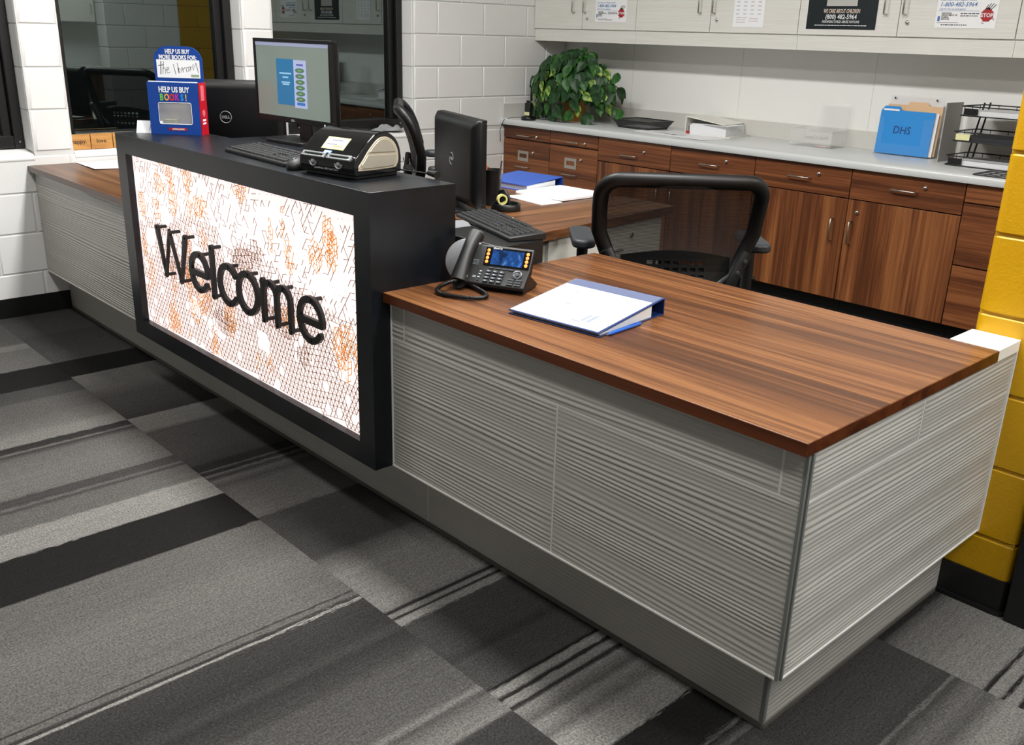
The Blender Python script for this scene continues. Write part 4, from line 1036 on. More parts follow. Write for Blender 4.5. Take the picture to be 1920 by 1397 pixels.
hd = [(-.094, bh - .02), (.100, bh - .02), (.100, bh + .085), (.090, bh + .110), (.068, bh + .128), (.042, bh + .133), (-.046, bh + .133), (-.070, bh + .124), (-.088, bh + .104), (-.094, bh + .085)]
MB().prism(hd[::-1], bd - .006, bd - .002, 'y').build('header_card', BLUE_BOARD, db)
yh = bd - .0064
B('write_panel', PAPER, (-.084, .089, yh - .0006, yh, bh + .014, bh + .082), db)
text('print', 'HELP US BUY', .0235, WHITEP, db, front(.003, yh - .0004, bh + .105), 'CENTER', bold=.0007, sx=.72)
text('print', 'MORE BOOKS FOR:', .0235, WHITEP, db, front(.003, yh - .0004, bh + .0835), 'CENTER', bold=.0007, sx=.74)
hwl = []
def pen(pts): hwl.append([(a * .72 - .080, bh + .026 + b * .78) for a, b in pts])
pen([(.020, .062), (.014, .0)]); pen([(.004, .042), (.034, .046)]); pen([(.034, .060), (.026, .004)]); pen([(.028, .024), (.036, .034), (.042, .028), (.040, .004)]); pen([(.048, .020), (.062, .026), (.062, .036), (.052, .034), (.048, .016), (.054, .006), (.068, .012)])
pen([(.088, .050), (.098, .002)]); pen([(.112, .034), (.116, .008)]); pen([(.110, .056), (.120, .010), (.130, .014), (.130, .030), (.118, .030)]); pen([(.136, .036), (.142, .012), (.140, .026), (.152, .036)]); pen([(.170, .038), (.158, .034), (.160, .016), (.170, .018), (.172, .040), (.178, .020)]); pen([(.180, .042), (.184, .022), (.184, .036), (.194, .044), (.200, .026)]); pen([(.198, .052), (.206, .036), (.214, .060), (.226, .012)])
strokes(MB(), hwl, .0026, yh - .0012, yh - .0006).build('handwriting', INK, db)
B('logo_print', M('logo_green', (150, 170, 140), .6), (.052, .084, yh - .001, yh - .0006, bh + .019, bh + .028), db)
yf = -bd - .0004
text('print', 'HELP US BUY', .0290, WHITEP, db, front(.003, yf, bh - .037), 'CENTER', bold=.0010, sx=.72)
cols = [(112, 196, 60), (240, 170, 30), (226, 40, 46), (190, 40, 150), (40, 150, 226), (250, 190, 30)]
for i, (ch, c) in enumerate(zip('BOOKS!', cols)): text('print', ch, .0350, M('print_%s%d' % (ch.replace('!', 'x'), i), c, .5), db, front(-.048 + (i if i < 5 else 4.75) * .0205, yf, bh - .068), 'CENTER', bold=.0010, sx=.72)
B('maker_badge', REDP, (-.030, .044, yf - .0005, yf, .016, .026), db); text('print', 'SCHOLASTIC', .0085, WHITEP, db, front(.010, yf - .0007, .018), 'CENTER', bold=.0002)
B('side_print', M('pale_red', (226, 110, 120), .5), (bw + .0006, bw + .0011, -.02, .012, .130, .188), db)
B('side_print', WHITEP, (bw + .0006, bw + .0011, -.018, .014, .052, .060), db); B('side_print', WHITEP, (bw + .0006, bw + .0011, -.018, .014, .040, .047), db)
MB().lathe([(.014, 0), (.014, .0005), (.009, .0006)], 14, mat=Matrix.Translation((bw + .0006, -.002, .082)) @ Matrix.Rotation(PI / 2, 4, 'Y')).build('side_print', M('pale_red', (226, 110, 120), .5), db)
# folded name card
t = thing('name_card', 'small folded white name card left of the donation box', 'card', (-3.075, .055, ZT + .0018), .86)
MB().prism([(-.024, 0), (-.0225, 0), (0, .043), (.0225, 0), (.024, 0), (.0, .046)], -.01, .11, 'x').build('card', PAPER, t)
strokes(MB(), [[(.042, .012), (.044, .034)], [(.042, .034), (.058, .035)], [(.044, .024), (.054, .024)], [(.064, .012), (.065, .024), (.072, .025)], [(.085, .023), (.078, .022), (.078, .014), (.086, .014), (.088, .022)]], .0022, -.0008, 0).build('handwriting', INKG, t, loc=(0, -.0245, .000), rot=(-.48, 0, 0))
# ---- monitors
def monitor(name, label, loc, rot, w_, h_, zc, tilt=0.0, screen=None, back_slot=False, bare=False):
    """local -y is the viewing side, origin at the stand foot; zc height of panel centre"""
    t = thing(name, label, 'monitor', loc, rot, 'black computer monitors')
    R = Matrix.Translation((0, 0, zc)) @ Matrix.Rotation(tilt, 4, 'X')
    bz = .013
    mb = MB(); x, z = w_ / 2, h_ / 2
    for q in ((-x, x, z - bz, z), (-x, x, -z, -z + bz * 1.6), (-x, -x + bz, -z + bz * 1.6, z - bz), (x - bz, x, -z + bz * 1.6, z - bz)): mb.box(q[0], q[1], -.014, .006, q[2], q[3], mat=R)
    mb.build('bezel', MONITOR, t, .0015)
    prb = rpoly(-x, x, -z, z, .01, 3); n = len(prb)
    lv = [(.006, 1, 1), (.020, .995, .99), (.036, .93, .88), (.042, .86, .78)]
    v = [(px * a, y, pz * b) for y, a, b in lv for px, pz in prb]
    f = [tuple(range(n)), tuple(range(3 * n, 4 * n))]
    for i in range(3):
        for k in range(n): f.append((i * n + k, i * n + (k + 1) % n, (i + 1) * n + (k + 1) % n, (i + 1) * n + k))
    MB().add(v, f, R).build('back_shell', MONITOR, t, smooth=True)
    B('screen', screen or GLOSSY, (-x + bz, x - bz, -.010, -.0075, -z + bz * 1.6, z - bz), t).matrix_local = R
    MB().prism([(-.045, 0), (.045, 0), (.035, zc - (.30 * h_ if bare else .02)), (-.035, zc - (.30 * h_ if bare else .02))], .040 if not bare else .022, .062 if not bare else .040, 'y').build('stand_neck', PLASTIC, t, .003)
    if not bare: B('stand_mount', PLASTIC, (-.05, .05, .03, .06, -.06, .06), t, .003).matrix_local = Matrix.Translation((0, .002, zc)) @ Matrix.Rotation(tilt, 4, 'X')
    MB().prism(rpoly(-.12, .12, -.07, .10, .02, 4), 0, .012).build('stand_foot', PLASTIC, t, .002)
    # round badge on the back
    mb = MB(); mb.tube([(.024 * math.cos(a), .0425, .024 * math.sin(a)) for a in [2 * PI * k / 24 for k in range(24)]], .0012, 5, True, mat=R)
    mb.build('badge_ring', M('badge_grey', (150, 152, 154), .5, .2), t, smooth=True)
    text('badge_print', 'DELL', .016, MATS['badge_grey'], t, R @ Matrix.Translation((0, .0428, -.0055)) @ Matrix.Rotation(PI, 4, 'Z') @ Matrix.Rotation(PI / 2, 4, 'X'), 'CENTER', bold=.0004)
    text('brand_print', 'DELL', .011, M('silver_print', (196, 198, 200), .4), t, R @ Matrix.Translation((0, -.0143, -z + .006)) @ Matrix.Rotation(PI / 2, 4, 'X'), 'CENTER', bold=.0003)
    if back_slot: B('vent_slot', M('black_gap', (12, 12, 12), .7), (-x * .86, x * .35, .028, .0385, z * .80, z * .825), t).matrix_local = R
    return t, R
# far monitor, back towards the camera (bare black back with ring badge)
fm, R = monitor('monitor', 'black computer monitor seen from behind, left of the lit screen', (-3.10, .45, H), PI + .826, .50, .30, .33, bare=True)
wl = MB(); wl.box(-.2525, -.2495, -.004, .02, -.148, .148, mat=R); wl.build('painted_lit_edge', M('painted_lit_edge', (214, 216, 218), .3), fm)  # light catching the bezel side, put into a pale strip
# lit monitor
PL = Vector((-2.712, .404)); PR = Vector((-2.104, .369))
SCR = M('screen_desktop', (120, 132, 124), .2, emit=.40)
lm, R = monitor('monitor', 'black computer monitor with lit grey desktop screen facing the lobby', (-2.465, .405, ZT + .0018), .05, .505, .300, .222, -.0, SCR)
def scr(nm, x0, x1, z0, z1, mat, lift=0):
    o = B(nm, mat, (x0, x1, -.0113 - lift, -.0101 - lift, z0, z1), lm); o.matrix_local = R; return o
def smat(nm, c, e=.42): return M(nm, c, .3, emit=e)
scr('toolbar', -.239, .239, .124, .137, smat('scr_bar', (150, 156, 184)))
scr('window_blue', -.10, .015, -.085, .080, smat('scr_blue', (20, 108, 158)))
scr('window_side', .015, .095, -.092, .078, smat('scr_lilac', (172, 182, 220)))
for k in range(6):
    o = MB().prism([(.056 + .029 * math.cos(2 * PI * i / 18), .042 - k * .0205 + .0085 * math.sin(2 * PI * i / 18)) for i in range(18)][::-1], -.0128, -.0114, 'y').build('screen_button', smat('scr_green', (78, 116, 84)), lm); o.matrix_local = R
    scr('button_caption', .046, .066, .040 - k * .0205, .0435 - k * .0205, smat('scr_palegreen', (140, 176, 130)), .0018)
for z, a, b in ((.026, -.080, -.002), (.012, -.060, -.022), (-.006, -.068, -.012), (-.013, -.062, -.018)): scr('caption', a, b, z, z + .005, smat('scr_text', (150, 200, 226)), .0004)
scr('caption', .034, .078, .058, .065, smat('scr_navy', (84, 96, 170)), .0004); scr('caption', .030, .082, -.082, -.072, smat('scr_dkblue', (40, 110, 190)), .0004)
scr('power_led', .205, .208, -.144, -.139, smat('led_white', (200, 220, 255), 3.0), .004)
MB().tube([(-.06, .05, .10), (-.075, .055, .05), (-.05, .06, .035), (-.01, .055, .06), (.02, .05, .075)], .003, 6).build('cable', PLASTIC, lm, smooth=True)
MB().tube([(.05, .05, .13), (.10, .06, .10), (.17, .05, .02)], .003, 6).build('cable', PLASTIC, lm, smooth=True)
# side monitor, screen turned to the right
mm_, R = monitor('monitor', 'black computer monitor turned away beside the black pen cup', (-2.265, 1.05, H), 2.80, .50, .345, .207, 0, None, True, True)
# ---- pen cup, tape dispenser
t = thing('pen_cup', 'black mesh pen cup holding an orange marker beside the turned monitor', 'pen cup', (-2.248, 1.212, H))
MB().lathe([(.032, 0), (.032, .01), (.040, .150), (.042, .152), (.039, .152), (.030, .012)], 24).build('cup', PLASTIC_MATT, t, smooth=True)
MB().tube([(-.02, -.015, .01), (-.026, -.022, .172)], .009, 10).build('orange_marker', M('orange_plastic', (240, 104, 20), .4), t, smooth=True)
MB().tube([(.02, .01, .01), (.040, .014, .19)], .004, 8).build('scissors', STEEL, t, smooth=True)
t = thing('tape_dispenser', 'black round tape dispenser with yellow tape in front of the pen cup', 'tape dispenser', (-2.125, 1.18, H), .3)
MB().lathe([(.060, 0), (.062, .004), (.062, .026), (.058, .030), (.052, .028), (.050, .014), (.001, .014)], 30).build('base_tray', PLASTIC, t, smooth=True)
MB().lathe([(.022, -.009), (.022, .009), (.015, .009), (.015, -.009), (.022, -.009)], 24, mat=Matrix.Translation((-.02, 0, .042)) @ Matrix.Rotation(.9, 4, 'Z') @ Matrix.Rotation(PI / 2, 4, 'X'), caps=False).build('tape_roll', M('yellow_tape', (206, 198, 130), .4), t, smooth=True)
MB().prism([(-.055, .012), (.015, .012), (.005, .060), (-.02, .085), (-.048, .075)][::-1], .012, .024, 'y').build('arm', PLASTIC, t, .004)
# ---- binders and papers on the wing desk
def flat_binder(name, label, loc, rot, mat, h0, h1, w_=.29, d_=.27):
    """closed binder, spine along the back (+y)"""
    t = thing(name, label, 'binder', loc, rot)
    B('back_cover', mat, (0, w_, 0, d_, 0, .003), t, .0012)
    MB().prism([(0, h0), (d_, h1), (d_, h1 + .003), (0, h0 + .003)], 0, w_, 'x').build('front_cover', mat, t, .0012)
    B('spine', mat, (0, w_, d_, d_ + .004, 0, h1 + .003), t, .0012)
    MB().prism([(.012, .0032), (d_ - .05, .0032), (d_ - .05, h1 * .80), (.012, h0 - .0004)], .006, w_ - .006, 'x').build('page_block', PAPER_G, t)
    for x in (.05, w_ - .05): MB().tube([(x + .0, d_ - .02, .004), (x, d_ - .012, h1 * .6), (x, d_ - .03, h1 * .85), (x, d_ - .052, h1 * .6)], .0022, 6).build('ring', CHROME, t, smooth=True)
    return t
wb = flat_binder('ring_binder', 'royal blue ring binder on the side desk near the file cabinets', (-2.715, 1.555, H), .10, BINDER_BLUE, .026, .042)
paper('paper_stack', 'stack of white papers on the side desk beside the royal blue binder', -2.285, 1.675, H, .30, .30, .02, PAPER, .004, th=.010)
paper('paper_sheet', 'loose white sheet at the near edge of the side desk paper stack', -2.24, 1.455, H, .24, .12, -.08, PAPER, .003, th=.004)
paper('paper_sheet', 'white sheet on the side desk next to the turned monitor', -2.00, .975, H, .10, .20, .2, PAPER, .0)
# ---- raised keyboard, flat computer, laptop, plate beside the telephone
pc = thing('desktop_computer', 'small black desktop computer lying flat under the raised keyboard', 'computer', (-1.333, .43, H))
B('case', PLASTIC, (-.31, 0, 0, .19, .004, .078), pc, .003)
for x in (-.28, -.03):
    for y in (.03, .16): MB().lathe([(.01, 0), (.01, .0045)], 10, (x, y, 0)).build('foot', RUBBER, pc)
for k in range(5): B('vent_slot', M('black_gap', (12, 12, 12), .7), (-.0003, .0004, .05 + k * .022, .062 + k * .022, .03, .055), pc)
keyboard('black keyboard perched on the flat computer behind the telephone', (-1.562, .632, H + .0785), -.305)
lap = thing('laptop', 'closed grey laptop between the sign box and the raised keyboard', 'laptop', (-1.85, .63, H), -.53)
B('base', PLASTIC_DK, (-.15, .15, -.105, .105, .002, .018), lap, .003); B('lid', M('grey_lid', (128, 130, 134), .4), (-.15, .15, -.105, .105, .0185, .030), lap, .003)
plate = thing('round_plate', 'round grey plate standing behind the telephone handset', 'plate', (-1.285, .262, H), 0)
MB().lathe([(.001, 0), (.064, 0), (.066, .002), (.066, .004), (.064, .006), (.001, .006)], 40, mat=Matrix.Translation((0, 0, .0655)) @ Matrix.Rotation(.72, 4, 'Z') @ Matrix.Rotation(PI / 2 - .22, 4, 'X'), caps=False).build('disc', M('grey_plate', (126, 128, 132), .5), plate, smooth=True)
# ---- telephone
ph = thing('telephone', 'black desk telephone with blue screen and coiled handset cord', 'telephone', (-1.222, .232, H), .43)
PW = .158
MB().prism([(.004, 0), (.085, 0), (.11, .004), (.11, .012), (.055, .045), (.02, .03)], .010, PW - .004, 'x').build('stand', PLASTIC, ph, .003)
bodyp = [(-.010, .012), (.0, .010), (.052, .046), (.078, .108), (.072, .118), (.064, .114), (.034, .062), (-.012, .022)]
MB().prism(bodyp, -.055, PW, 'x').build('body', PLASTIC_MATT, ph, .003)
A0, A1 = Vector((-.012, .022)), Vector((.034, .062)); S0, S1 = Vector((.034, .062)), Vector((.064, .114))
def ppt(u, a, b, s, lift):
    d = b - a; n = Vector((-d.y, d.x)).normalized(); q = a + d * s + n * lift; return (u, q.x, q.y)
def pq(nm, mat, u0, u1, s0, s1, l0, l1, scr_=False, par=None, bev=0):
    a, b = (S0, S1) if scr_ else (A0, A1)
    v = [ppt(u0, a, b, s0, l0), ppt(u1, a, b, s0, l0), ppt(u1, a, b, s1, l0), ppt(u0, a, b, s1, l0), ppt(u0, a, b, s0, l1), ppt(u1, a, b, s0, l1), ppt(u1, a, b, s1, l1), ppt(u0, a, b, s1, l1)]
    return MB().add(v, [(0, 3, 2, 1), (4, 5, 6, 7), (0, 1, 5, 4), (1, 2, 6, 5), (2, 3, 7, 6), (3, 0, 4, 7)]).build(nm, mat, par or ph, bev)
pq('screen_glass', GLOSSY, .012, PW - .004, .06, .97, 0, .0016, True)
def scrmat():
    m = M('phone_screen', (24, 52, 96), .12, emit=.12); N = Nodes(m)
    c = N.ramp(N.noise(26, 3, N.obj(), .6, .6), [(.35, rgb(14, 30, 58)), (.55, rgb(26, 66, 126)), (.72, rgb(110, 142, 176))]); N.l(c, N.b.inputs['Base Color']); N.l(c, N.b.inputs['Emission Color']); return m
pq('screen', scrmat(), .034, PW - .026, .13, .88, .0016, .0022, True)
for k in range(4):
    for u in (.016, PW - .020):
        s = .18 + k * .19
        q_ = ppt(u + .0055, S0, S1, s + .06, .0016)
        MB().lathe([(.0050, 0), (.0050, .001), (.0038, .0016), (.001, .0017)], 14, mat=Matrix.Translation(q_) @ Matrix.Rotation(math.atan2((S1 - S0).y, (S1 - S0).x), 4, 'X')).build('line_key', M('line_key_amber', (255, 132, 58), .4, emit=1.0), ph, smooth=True)
text('brand_print', 'ShoreTel', .0075, WHITEP, ph, Matrix.Translation(ppt(.034, S0, S1, .90, .0022)) @ Matrix.Rotation(math.atan2((S1 - S0).y, (S1 - S0).x), 4, 'X'))
KEYM = M('phone_key', (40, 44, 48), .4); KEYP = M('phone_key_print', (150, 160, 168), .5)
for r in range(4):
    for c in range(3):
        u0 = .030 + c * .0205; s0 = .10 + r * .185
        k_ = pq('dial_key', KEYM, u0, u0 + .0155, s0, s0 + .13, 0, .0042, False, None, .001)
        pq('key_print', KEYP, u0 + .004, u0 + .010, s0 + .045, s0 + .085, .0042, .0046, False, k_)
for k in range(5): pq('soft_key', KEYM, .034 + k * .020, .050 + k * .020, .90, .965, 0, .003)
for r in range(3):
    for c in range(2): pq('function_key', KEYM, .104 + c * .024, .123 + c * .024, .08 + r * .135, .165 + r * .135, 0, .0035)
for k in range(4): pq('volume_key', KEYP if k else KEYM, .010, .016, .15 + k * .17, .21 + k * .17, 0, .002)
nv = ppt(.126, A0, A1, .70, 0); ang = math.atan2((A1 - A0).y, (A1 - A0).x)
MB().lathe([(.015, 0), (.015, .003), (.011, .0042), (.010, .003), (.006, .003), (.006, .0046), (.001, .005)], 24, mat=Matrix.Translation(nv) @ Matrix.Rotation(ang, 4, 'X')).build('navigation_pad', KEYM, ph, smooth=True)
pq('model_badge', M('silver_plastic', (176, 180, 182), .22, .7), -.006, .004, .30, .42, 0, .001)
mb = MB()
for r in range(4):
    for c in range(5): q = ppt(-.004 - c * .004, S0, S1, .05 + r * .07, 0); mb.box(q[0], q[0] + .002, q[1] - .0015, q[1] - .0003, q[2], q[2] + .002)
mb.build('speaker_holes', KEYP, ph)
# handset: ear and mouth pieces joined by a curved grip, lying on the left of the body
hs = MB(); pth = []; rad = []
for k in range(15):
    s = k / 14; y = -.028 + .118 * s; z = .026 + .112 * s + .016 * math.sin(PI * s)
    pth.append((-.036, y, z)); rad.append(.0225 - .006 * math.sin(PI * s))
hs.tube(pth, rad, 14, flat=1.15); hnd = hs.build('handset', PLASTIC_MATT, ph, smooth=True)
MB().tube([(-.036, -.026, .024), (-.036, -.010, .016)], [.021, .018], 14).build('mouthpiece', PLASTIC, hnd, smooth=True)
MB().tube([(-.036, .088, .136), (-.036, .098, .122)], [.023, .019], 14).build('earpiece', PLASTIC, hnd, smooth=True)
MB().lathe([(.011, 0), (.011, .001), (.008, .0012)], 16, mat=Matrix.Translation((-.036, .052, .121)) @ Matrix.Rotation(.75, 4, 'X')).build('grip_ring', M('grey_ring', (70, 76, 82), .35), hnd, smooth=True)
def bez(p0, p1, p2, p3, n=24):
    P = [Vector(p) for p in (p0, p1, p2, p3)]; out = []
    for i in range(n + 1):
        s = i / n; out.append(P[0] * (1 - s) ** 3 + P[1] * 3 * s * (1 - s) ** 2 + P[2] * 3 * s * s * (1 - s) + P[3] * s ** 3)
    return out
axis = bez((-.036, -.036, .030), (-.075, -.075, .02), (-.085, -.10, .006), (-.045, -.118, .0075), 30) + bez((-.045, -.118, .0075), (.0, -.135, .0075), (.075, -.125, .0075), (.078, -.088, .0075), 30)[1:] + bez((.078, -.088, .0075), (.078, -.058, .0075), (.02, -.02, .008), (-.015, .0, .012), 24)[1:]
# coil around the axis
Ls = [0.0]
for a, b in zip(axis, axis[1:]): Ls.append(Ls[-1] + (b - a).length)
cp = []; tot = Ls[-1]; turns = int(tot / .0044); nst = turns * 8
for i in range(nst + 1):
    d = tot * i / nst; k = max(j for j in range(len(Ls)) if Ls[j] <= d + 1e-9); k = min(k, len(axis) - 2)
    f = (d - Ls[k]) / (Ls[k + 1] - Ls[k]); c = axis[k].lerp(axis[k + 1], f); tn = (axis[k + 1] - axis[k]).normalized()
    u = tn.cross(Vector((0, 0, 1))).normalized(); v_ = u.cross(tn); a = 2 * PI * turns * i / nst
    cp.append(c + .0048 * (math.cos(a) * u + math.sin(a) * v_))
MB().tube(cp, .0017, 5).build('coiled_cord', PLASTIC, ph, smooth=True)
MB().tube(axis, .0038, 8).build('cord_core', PLASTIC, ph, smooth=True)
# ---- binder with clear cover on the near worktop, pen
nb = flat_binder('ring_binder', 'navy ring binder with white cover sheet on the near worktop', (-.972, .139, H), .109, BINDER_NAVY, .009, .043, .295, .292)
sl_ = math.atan2(.034, .292)
def top_s(u0, u1, v0, v1, l0, l1):
    R_ = Matrix.Translation((0, 0, .012)) @ Matrix.Rotation(sl_, 4, 'X'); return MB().box(u0, u1, v0, v1, l0, l1, mat=R_)
top_s(.004, .288, .004, .245, .0002, .0011).build('cover_sheet', PAPER, nb)
def sleeve():
    m = M('clear_sleeve', (225, 234, 250), .07, alpha=.07, spec=.8); return m
top_s(.002, .292, .003, .290, .0016, .0022).build('clear_sleeve', sleeve(), nb)
mb = MB()
for u, v, w_, h_ in ((.05, .20, .035, .006), (.10, .115, .018, .008), (.155, .035, .012, .007), (.182, .030, .030, .008), (.205, .040, .010, .045), (.222, .040, .012, .05)): 
    R_ = Matrix.Translation((0, 0, .012)) @ Matrix.Rotation(sl_, 4, 'X'); mb.box(u, u + w_, v, v + h_, .0011, .0014, mat=R_)
mb.build('cover_print', M('pale_grey_ink', (112, 118, 130), .7), nb)
t = thing('ballpoint_pen', 'blue ballpoint pen beside the navy binder on the near worktop', 'pen', (-.681, .270, H + .0048), 1.66)
MB().tube([(-.068, 0, 0), (-.060, 0, 0), (.066, 0, 0), (.070, 0, 0)], [.0022, .0046, .0048, .003], 12).build('barrel', M('pen_blue', (34, 84, 170), .35), t, smooth=True)
MB().tube([(-.076, 0, 0), (-.068, 0, 0)], [.0008, .0022], 8).build('tip', STEEL, t, smooth=True)
B('clip', MATS['pen_blue'], (.025, .066, -.0015, .0015, .0045, .0062), t)
# ---- window side: paper, wooden word blocks, cloth, sill bits
paper('paper_sheet', 'glossy white paper on the far worktop by the window sill', -4.25, .36, H, .30, .27, -.05, PAPER_G, .006)
WB = M('light_wood_block', (186, 130, 66), .6); N = Nodes(WB); cc = N.ramp(N.noise(1.0, 4, N.mapping(N.pos(), (30, 6, 30)), .6), [(.3, rgb(166, 112, 54)), (.7, rgb(206, 152, 84))]); N.l(cc, N.b.inputs['Base Color'])
for i, (wd, y0, y1) in enumerate((('happy.', .222, .336), ('love.', .340, .452), ('family.', .456, .580))):
    t = thing('word_block', 'small wooden block lettered %s on the window sill' % wd.strip('.'), 'block', (XW - .045, (y0 + y1) / 2, ZS + .001), 0, 'wooden word blocks on the sill')
    B('wood_block', WB, (-.012, .012, -(y1 - y0) / 2, (y1 - y0) / 2, 0, .078), t, .001)
    text('lettering', wd, .030, INK, t, Matrix.Translation((.0123, 0, .032)) @ Matrix.Rotation(PI / 2, 4, 'Z') @ Matrix.Rotation(PI / 2, 4, 'X'), 'CENTER', bold=.0003)
t = MB()
rnd = random.Random(5)
def cl(u, v):
    x, y = .09 * (u - .5), .24 * (v - .5); e = max(0, 1 - (2 * abs(u - .5)) ** 3) * max(0, 1 - (2 * abs(v - .5)) ** 4)
    return (x + .012 * math.sin(9 * v + 2), y + .01 * math.sin(7 * u), e * (.020 + .012 * math.sin(14 * v + 5 * u) + .008 * math.sin(23 * u + 4 * v)) + .001)
o = t.grid(cl, 14, 26).build('cloth', M('grey_cloth', (150, 152, 154), .9), None, smooth=True, loc=(XW - .06, 2.27, ZS + .010)); so = o.modifiers.new('solid', 'SOLIDIFY'); so.thickness = .003; so.offset = 1
tag(o, 'crumpled grey cloth on the window sill beside the wall', 'cloth')
# ------------------------------------------------------------------ office chairs
def meshmat():
    m = M('chair_mesh', (22, 16, 17), .8, alpha=.70); N = Nodes(m)
    wv = N.n('ShaderNodeTexWave'); wv.wave_type = 'BANDS'; wv.bands_direction = 'Z'; wv.inputs['Scale'].default_value = 62; wv.inputs['Distortion'].default_value = 1.2; wv.inputs['Detail'].default_value = 1
    N.l(N.obj(), wv.inputs['Vector']); a = N.math('ADD', N.math('MULTIPLY', wv.outputs['Fac'], .22), .74); N.l(a, N.b.inputs['Alpha']); return m
CM = meshmat()
def chair(label, loc, rot, lift):
    """local +y is the way the chair faces, origin on the floor under the column"""
    t = thing('office_chair', label, 'chair', loc, rot, 'black mesh office chairs')
    zt, zl = 1.02 + lift, .70 + lift
    def off(z):     # side profile of the back
        s = (z - zl) / (zt - zl)
        return -.235 + .028 * s - .115 * max(0, s) ** 2 if s >= 0 else -.235 - .06 * s * 0 - .05 * (-s)
    out = []
    W = .268
    pts = [(-.205, zl - .02), (-.235, zl + .05), (-.268, zl + .13), (-.272, zl + .22)] + [(-.272 + .066 * (1 - math.cos(a)), zt - .062 + .062 * math.sin(a)) for a in [PI / 2 * k / 6 for k in range(7)]]
    pts = pts + [(-x, z) for x, z in pts[::-1]]
    cp = [(0, zt - .004)]
    loop = [(x, off(z) + .05 * (x / .27) ** 2, z) for x, z in pts] + [(x, off(zl - .05) + .02, zl - .05 - .012 * math.cos(x / .2 * 1.4)) for x in (.15, .08, 0, -.08, -.15)]
    MB().tube(loop, .027, 12, True, flat=.85).build('back_frame', CHAIRBLK, t, smooth=True)
    # mesh panel
    def half(z):
        s = (z - (zl - .02)) / (zt - zl + .02)
        return .205 + (.255 - .205) * min(1, s / .55) if s < .55 else .255 - .0 * s
    def pan(u, v):
        z = zl - .02 + (zt - .012 - zl + .02) * v; h = half(z); x = (2 * u - 1) * h
        return (x, off(z) + .05 * (x / .27) ** 2, z)
    MB().grid(pan, 16, 14).build('mesh_back', CM, t, smooth=True)
    # lumbar plate with slots: strips between holes
    mb = MB()
    def lum(x, z): return (x, off(z) - .012 + .05 * (x / .27) ** 2, z)
    def strip(x0, x1, z0, z1, n=1):
        for k in range(n):
            a, b = x0 + (x1 - x0) * k / n, x0 + (x1 - x0) * (k + 1) / n
            p = [lum(a, z0), lum(b, z0), lum(b, z1), lum(a, z1)]; p += [(q[0], q[1] + .006, q[2]) for q in p]
            mb.add(p, [(0, 1, 2, 3), (7, 6, 5, 4), (0, 4, 5, 1), (1, 5, 6, 2), (2, 6, 7, 3), (3, 7, 4, 0)])
    zb0 = zl - .05; rows = [(zb0 + .004 + r * .024) for r in range(4)]
    strip(-.185, .185, zb0 - .03, rows[0], 8)
    for r, z in enumerate(rows):
        xs = [-.105 + c * .030 for c in range(8)]
        strip(-.19, xs[0], z, z + .024, 3); strip(xs[-1], .19, z, z + .024, 3)
        strip(xs[0], xs[-1], z + .014, z + .024, 7)
        for c in range(8): strip(xs[c] - .005, xs[c] + .005, z, z + .014)
    zt0 = rows[-1] + .024
    for k in range(12):
        a, b = -.19 + .38 * k / 12, -.19 + .38 * (k + 1) / 12; hA = .028 * math.cos(a / .19 * 1.5); hB = .028 * math.cos(b / .19 * 1.5)
        p = [lum(a, zt0), lum(b, zt0), lum(b, zt0 + max(.001, hB)), lum(a, zt0 + max(.001, hA))]; p += [(q[0], q[1] + .006, q[2]) for q in p]
        mb.add(p, [(0, 1, 2, 3), (7, 6, 5, 4), (0, 4, 5, 1), (1, 5, 6, 2), (2, 6, 7, 3), (3, 7, 4, 0)])
    mb.build('lumbar_plate', CHAIRBLK, t)
    for s in (-1, 1):
        br = MB().tube([(s * .245, off(zl + .07) - .012, zl + .075), (s * .205, off(zl) - .022, zl - .0), (s * .17, off(zl - .1) - .02, zl - .10), (s * .10, -.20, zl - .19)], [.022, .021, .020, .018], 8, flat=.8).build('back_bracket', PLASTIC, t, smooth=True)
        for zz in (zl + .05, zl + .01): MB().lathe([(.008, 0), (.008, .004), (.004, .005)], 10, mat=Matrix.Translation((s * (.232 if zz > zl + .03 else .21), off(zz) - .036, zz)) @ Matrix.Rotation(PI / 2, 4, 'X')).build('bolt', PLASTIC_DK, br)
        arm = MB().prism(rpoly(s * .312 - .042, s * .312 + .042, -.165, .115, .040, 6), zl + .055, zl + .087).build('armrest_pad', PLASTIC_DK, t, .010, 3)
        ax = s * .308
        pp = MB().tube([(ax, -.02, zl + .056), (ax, -.02, zl - .16), (ax - s * .02, -.02, zl - .20), (s * .20, -.02, zl - .215)], .021, 10, flat=.75).build('armrest_post', PLASTIC_MATT, t, smooth=True)
        MB().lathe([(.010, 0), (.010, .014), (.006, .016)], 10, mat=Matrix.Translation((ax + s * .016, -.02, zl - .07)) @ Matrix.Rotation(s * PI / 2, 4, 'Y')).build('adjust_button', PLASTIC, pp, smooth=True)
    MB().prism(rpoly(-.245, .245, -.20, .25, .08, 6), zl - .20, zl - .125).build('seat', FABRIC, t, .03, 4)
    B('seat_plate', PLASTIC, (-.12, .12, -.15, .12, zl - .235, zl - .20), t, .006)
    MB().tube([(0, 0, .09), (0, 0, .28)], .028, 14).build('column_sleeve', PLASTIC, t, smooth=True); MB().tube([(0, 0, .28), (0, 0, zl - .235)], .015, 12).build('gas_lift', CHROME, t, smooth=True)
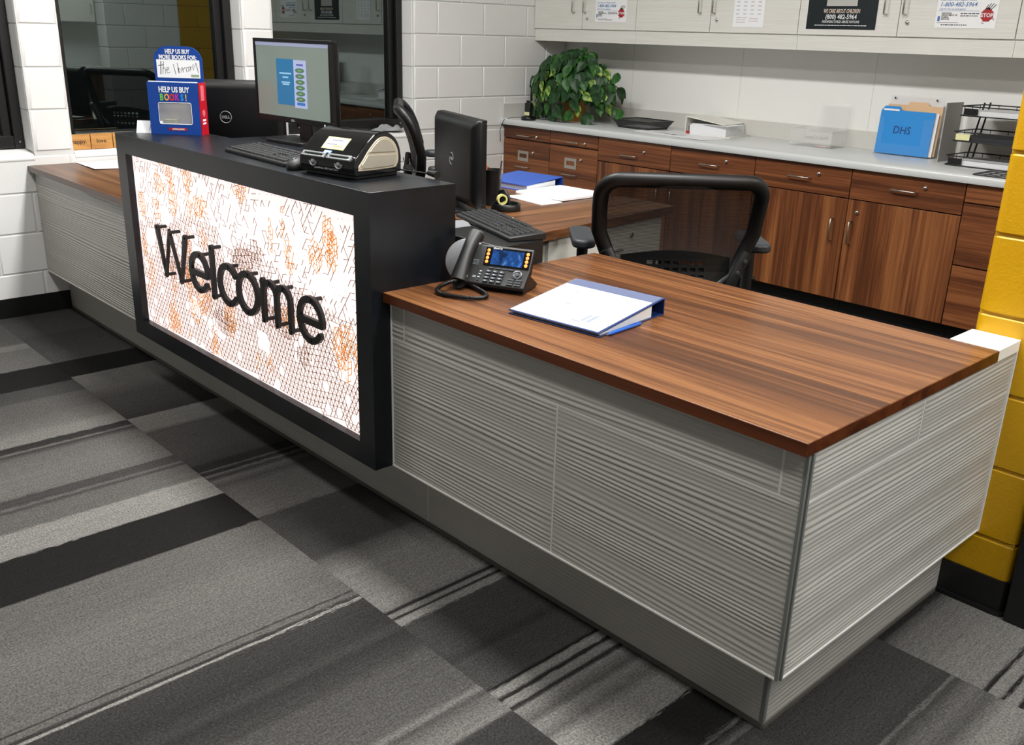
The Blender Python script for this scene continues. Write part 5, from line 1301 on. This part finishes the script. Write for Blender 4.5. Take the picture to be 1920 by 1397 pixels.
    for k in range(5):
        a = 2 * PI * k / 5 + .3; c, s_ = math.cos(a), math.sin(a)
        lg = MB().tube([(.02 * c, .02 * s_, .105), (.17 * c, .17 * s_, .095), (.31 * c, .31 * s_, .078)], [.028, .024, .018], 8).build('base_leg', PLASTIC, t, smooth=True)
        MB().lathe([(.026, -.022), (.028, -.016), (.028, .016), (.026, .022)], 16, mat=Matrix.Translation((.315 * c, .315 * s_, .028)) @ Matrix.Rotation(a + PI / 2, 4, 'Z') @ Matrix.Rotation(PI / 2, 4, 'Y')).build('caster', RUBBER, lg, smooth=True)
    return t
fw = Vector((-math.sin(.826), math.cos(.826)))
cb = Vector((-1.125, 1.065)); o_ = cb + fw * .30
chair('black mesh-backed office chair behind the near worktop', (o_.x, o_.y, 0), .826, 0.0)
f2 = Vector((.593, .805)); r2 = math.atan2(-f2.x, f2.y)
cb = Vector((-2.882, 1.252)); o_ = cb + f2 * .24
chair('black mesh-backed office chair seen edge-on in front of the window wall', (o_.x, o_.y, 0), r2, .11)

# ------------------------------------------------------------------ room beyond the opening in the right wall (seen in the window reflections)
u = thing('base_cabinet', 'walnut base cabinet with pale top in the room behind the yellow wall', 'cabinet')
B('cabinet_body', WOODC_Z, (3.65, 4.248, 2.2, 3.6, .10, .847), u); B('counter_slab', COUNTER, (3.62, 4.248, 2.18, 3.62, .848, .887), u, .004); B('toe_kick', RUBBER, (3.72, 4.2, 2.2, 3.6, 0, .099), u)
for y in (2.22, 2.69, 3.16):
    d = B('door', WOODC_Z, (3.630, 3.649, y, y + .45, .12, .84), u, .001); MB().tube([(3.63, y + .40, .55), (3.60, y + .40, .55), (3.60, y + .40, .68), (3.63, y + .40, .68)], .005, 6).build('handle', STEEL, d, smooth=True)
u = thing('wall_cabinet', 'pale wall cabinet in the room behind the yellow wall', 'cabinet')
B('cabinet_body', LINEN, (3.92, 4.248, 2.2, 3.6, 1.45, 2.3), u)
for y in (2.22, 2.69, 3.16):
    d = B('door', LINEN, (3.900, 3.919, y, y + .45, 1.45, 2.3), u, .001); MB().tube([(3.90, y + .40, 1.55), (3.87, y + .40, 1.55), (3.87, y + .40, 1.68), (3.90, y + .40, 1.68)], .005, 6).build('handle', STEEL, d, smooth=True)
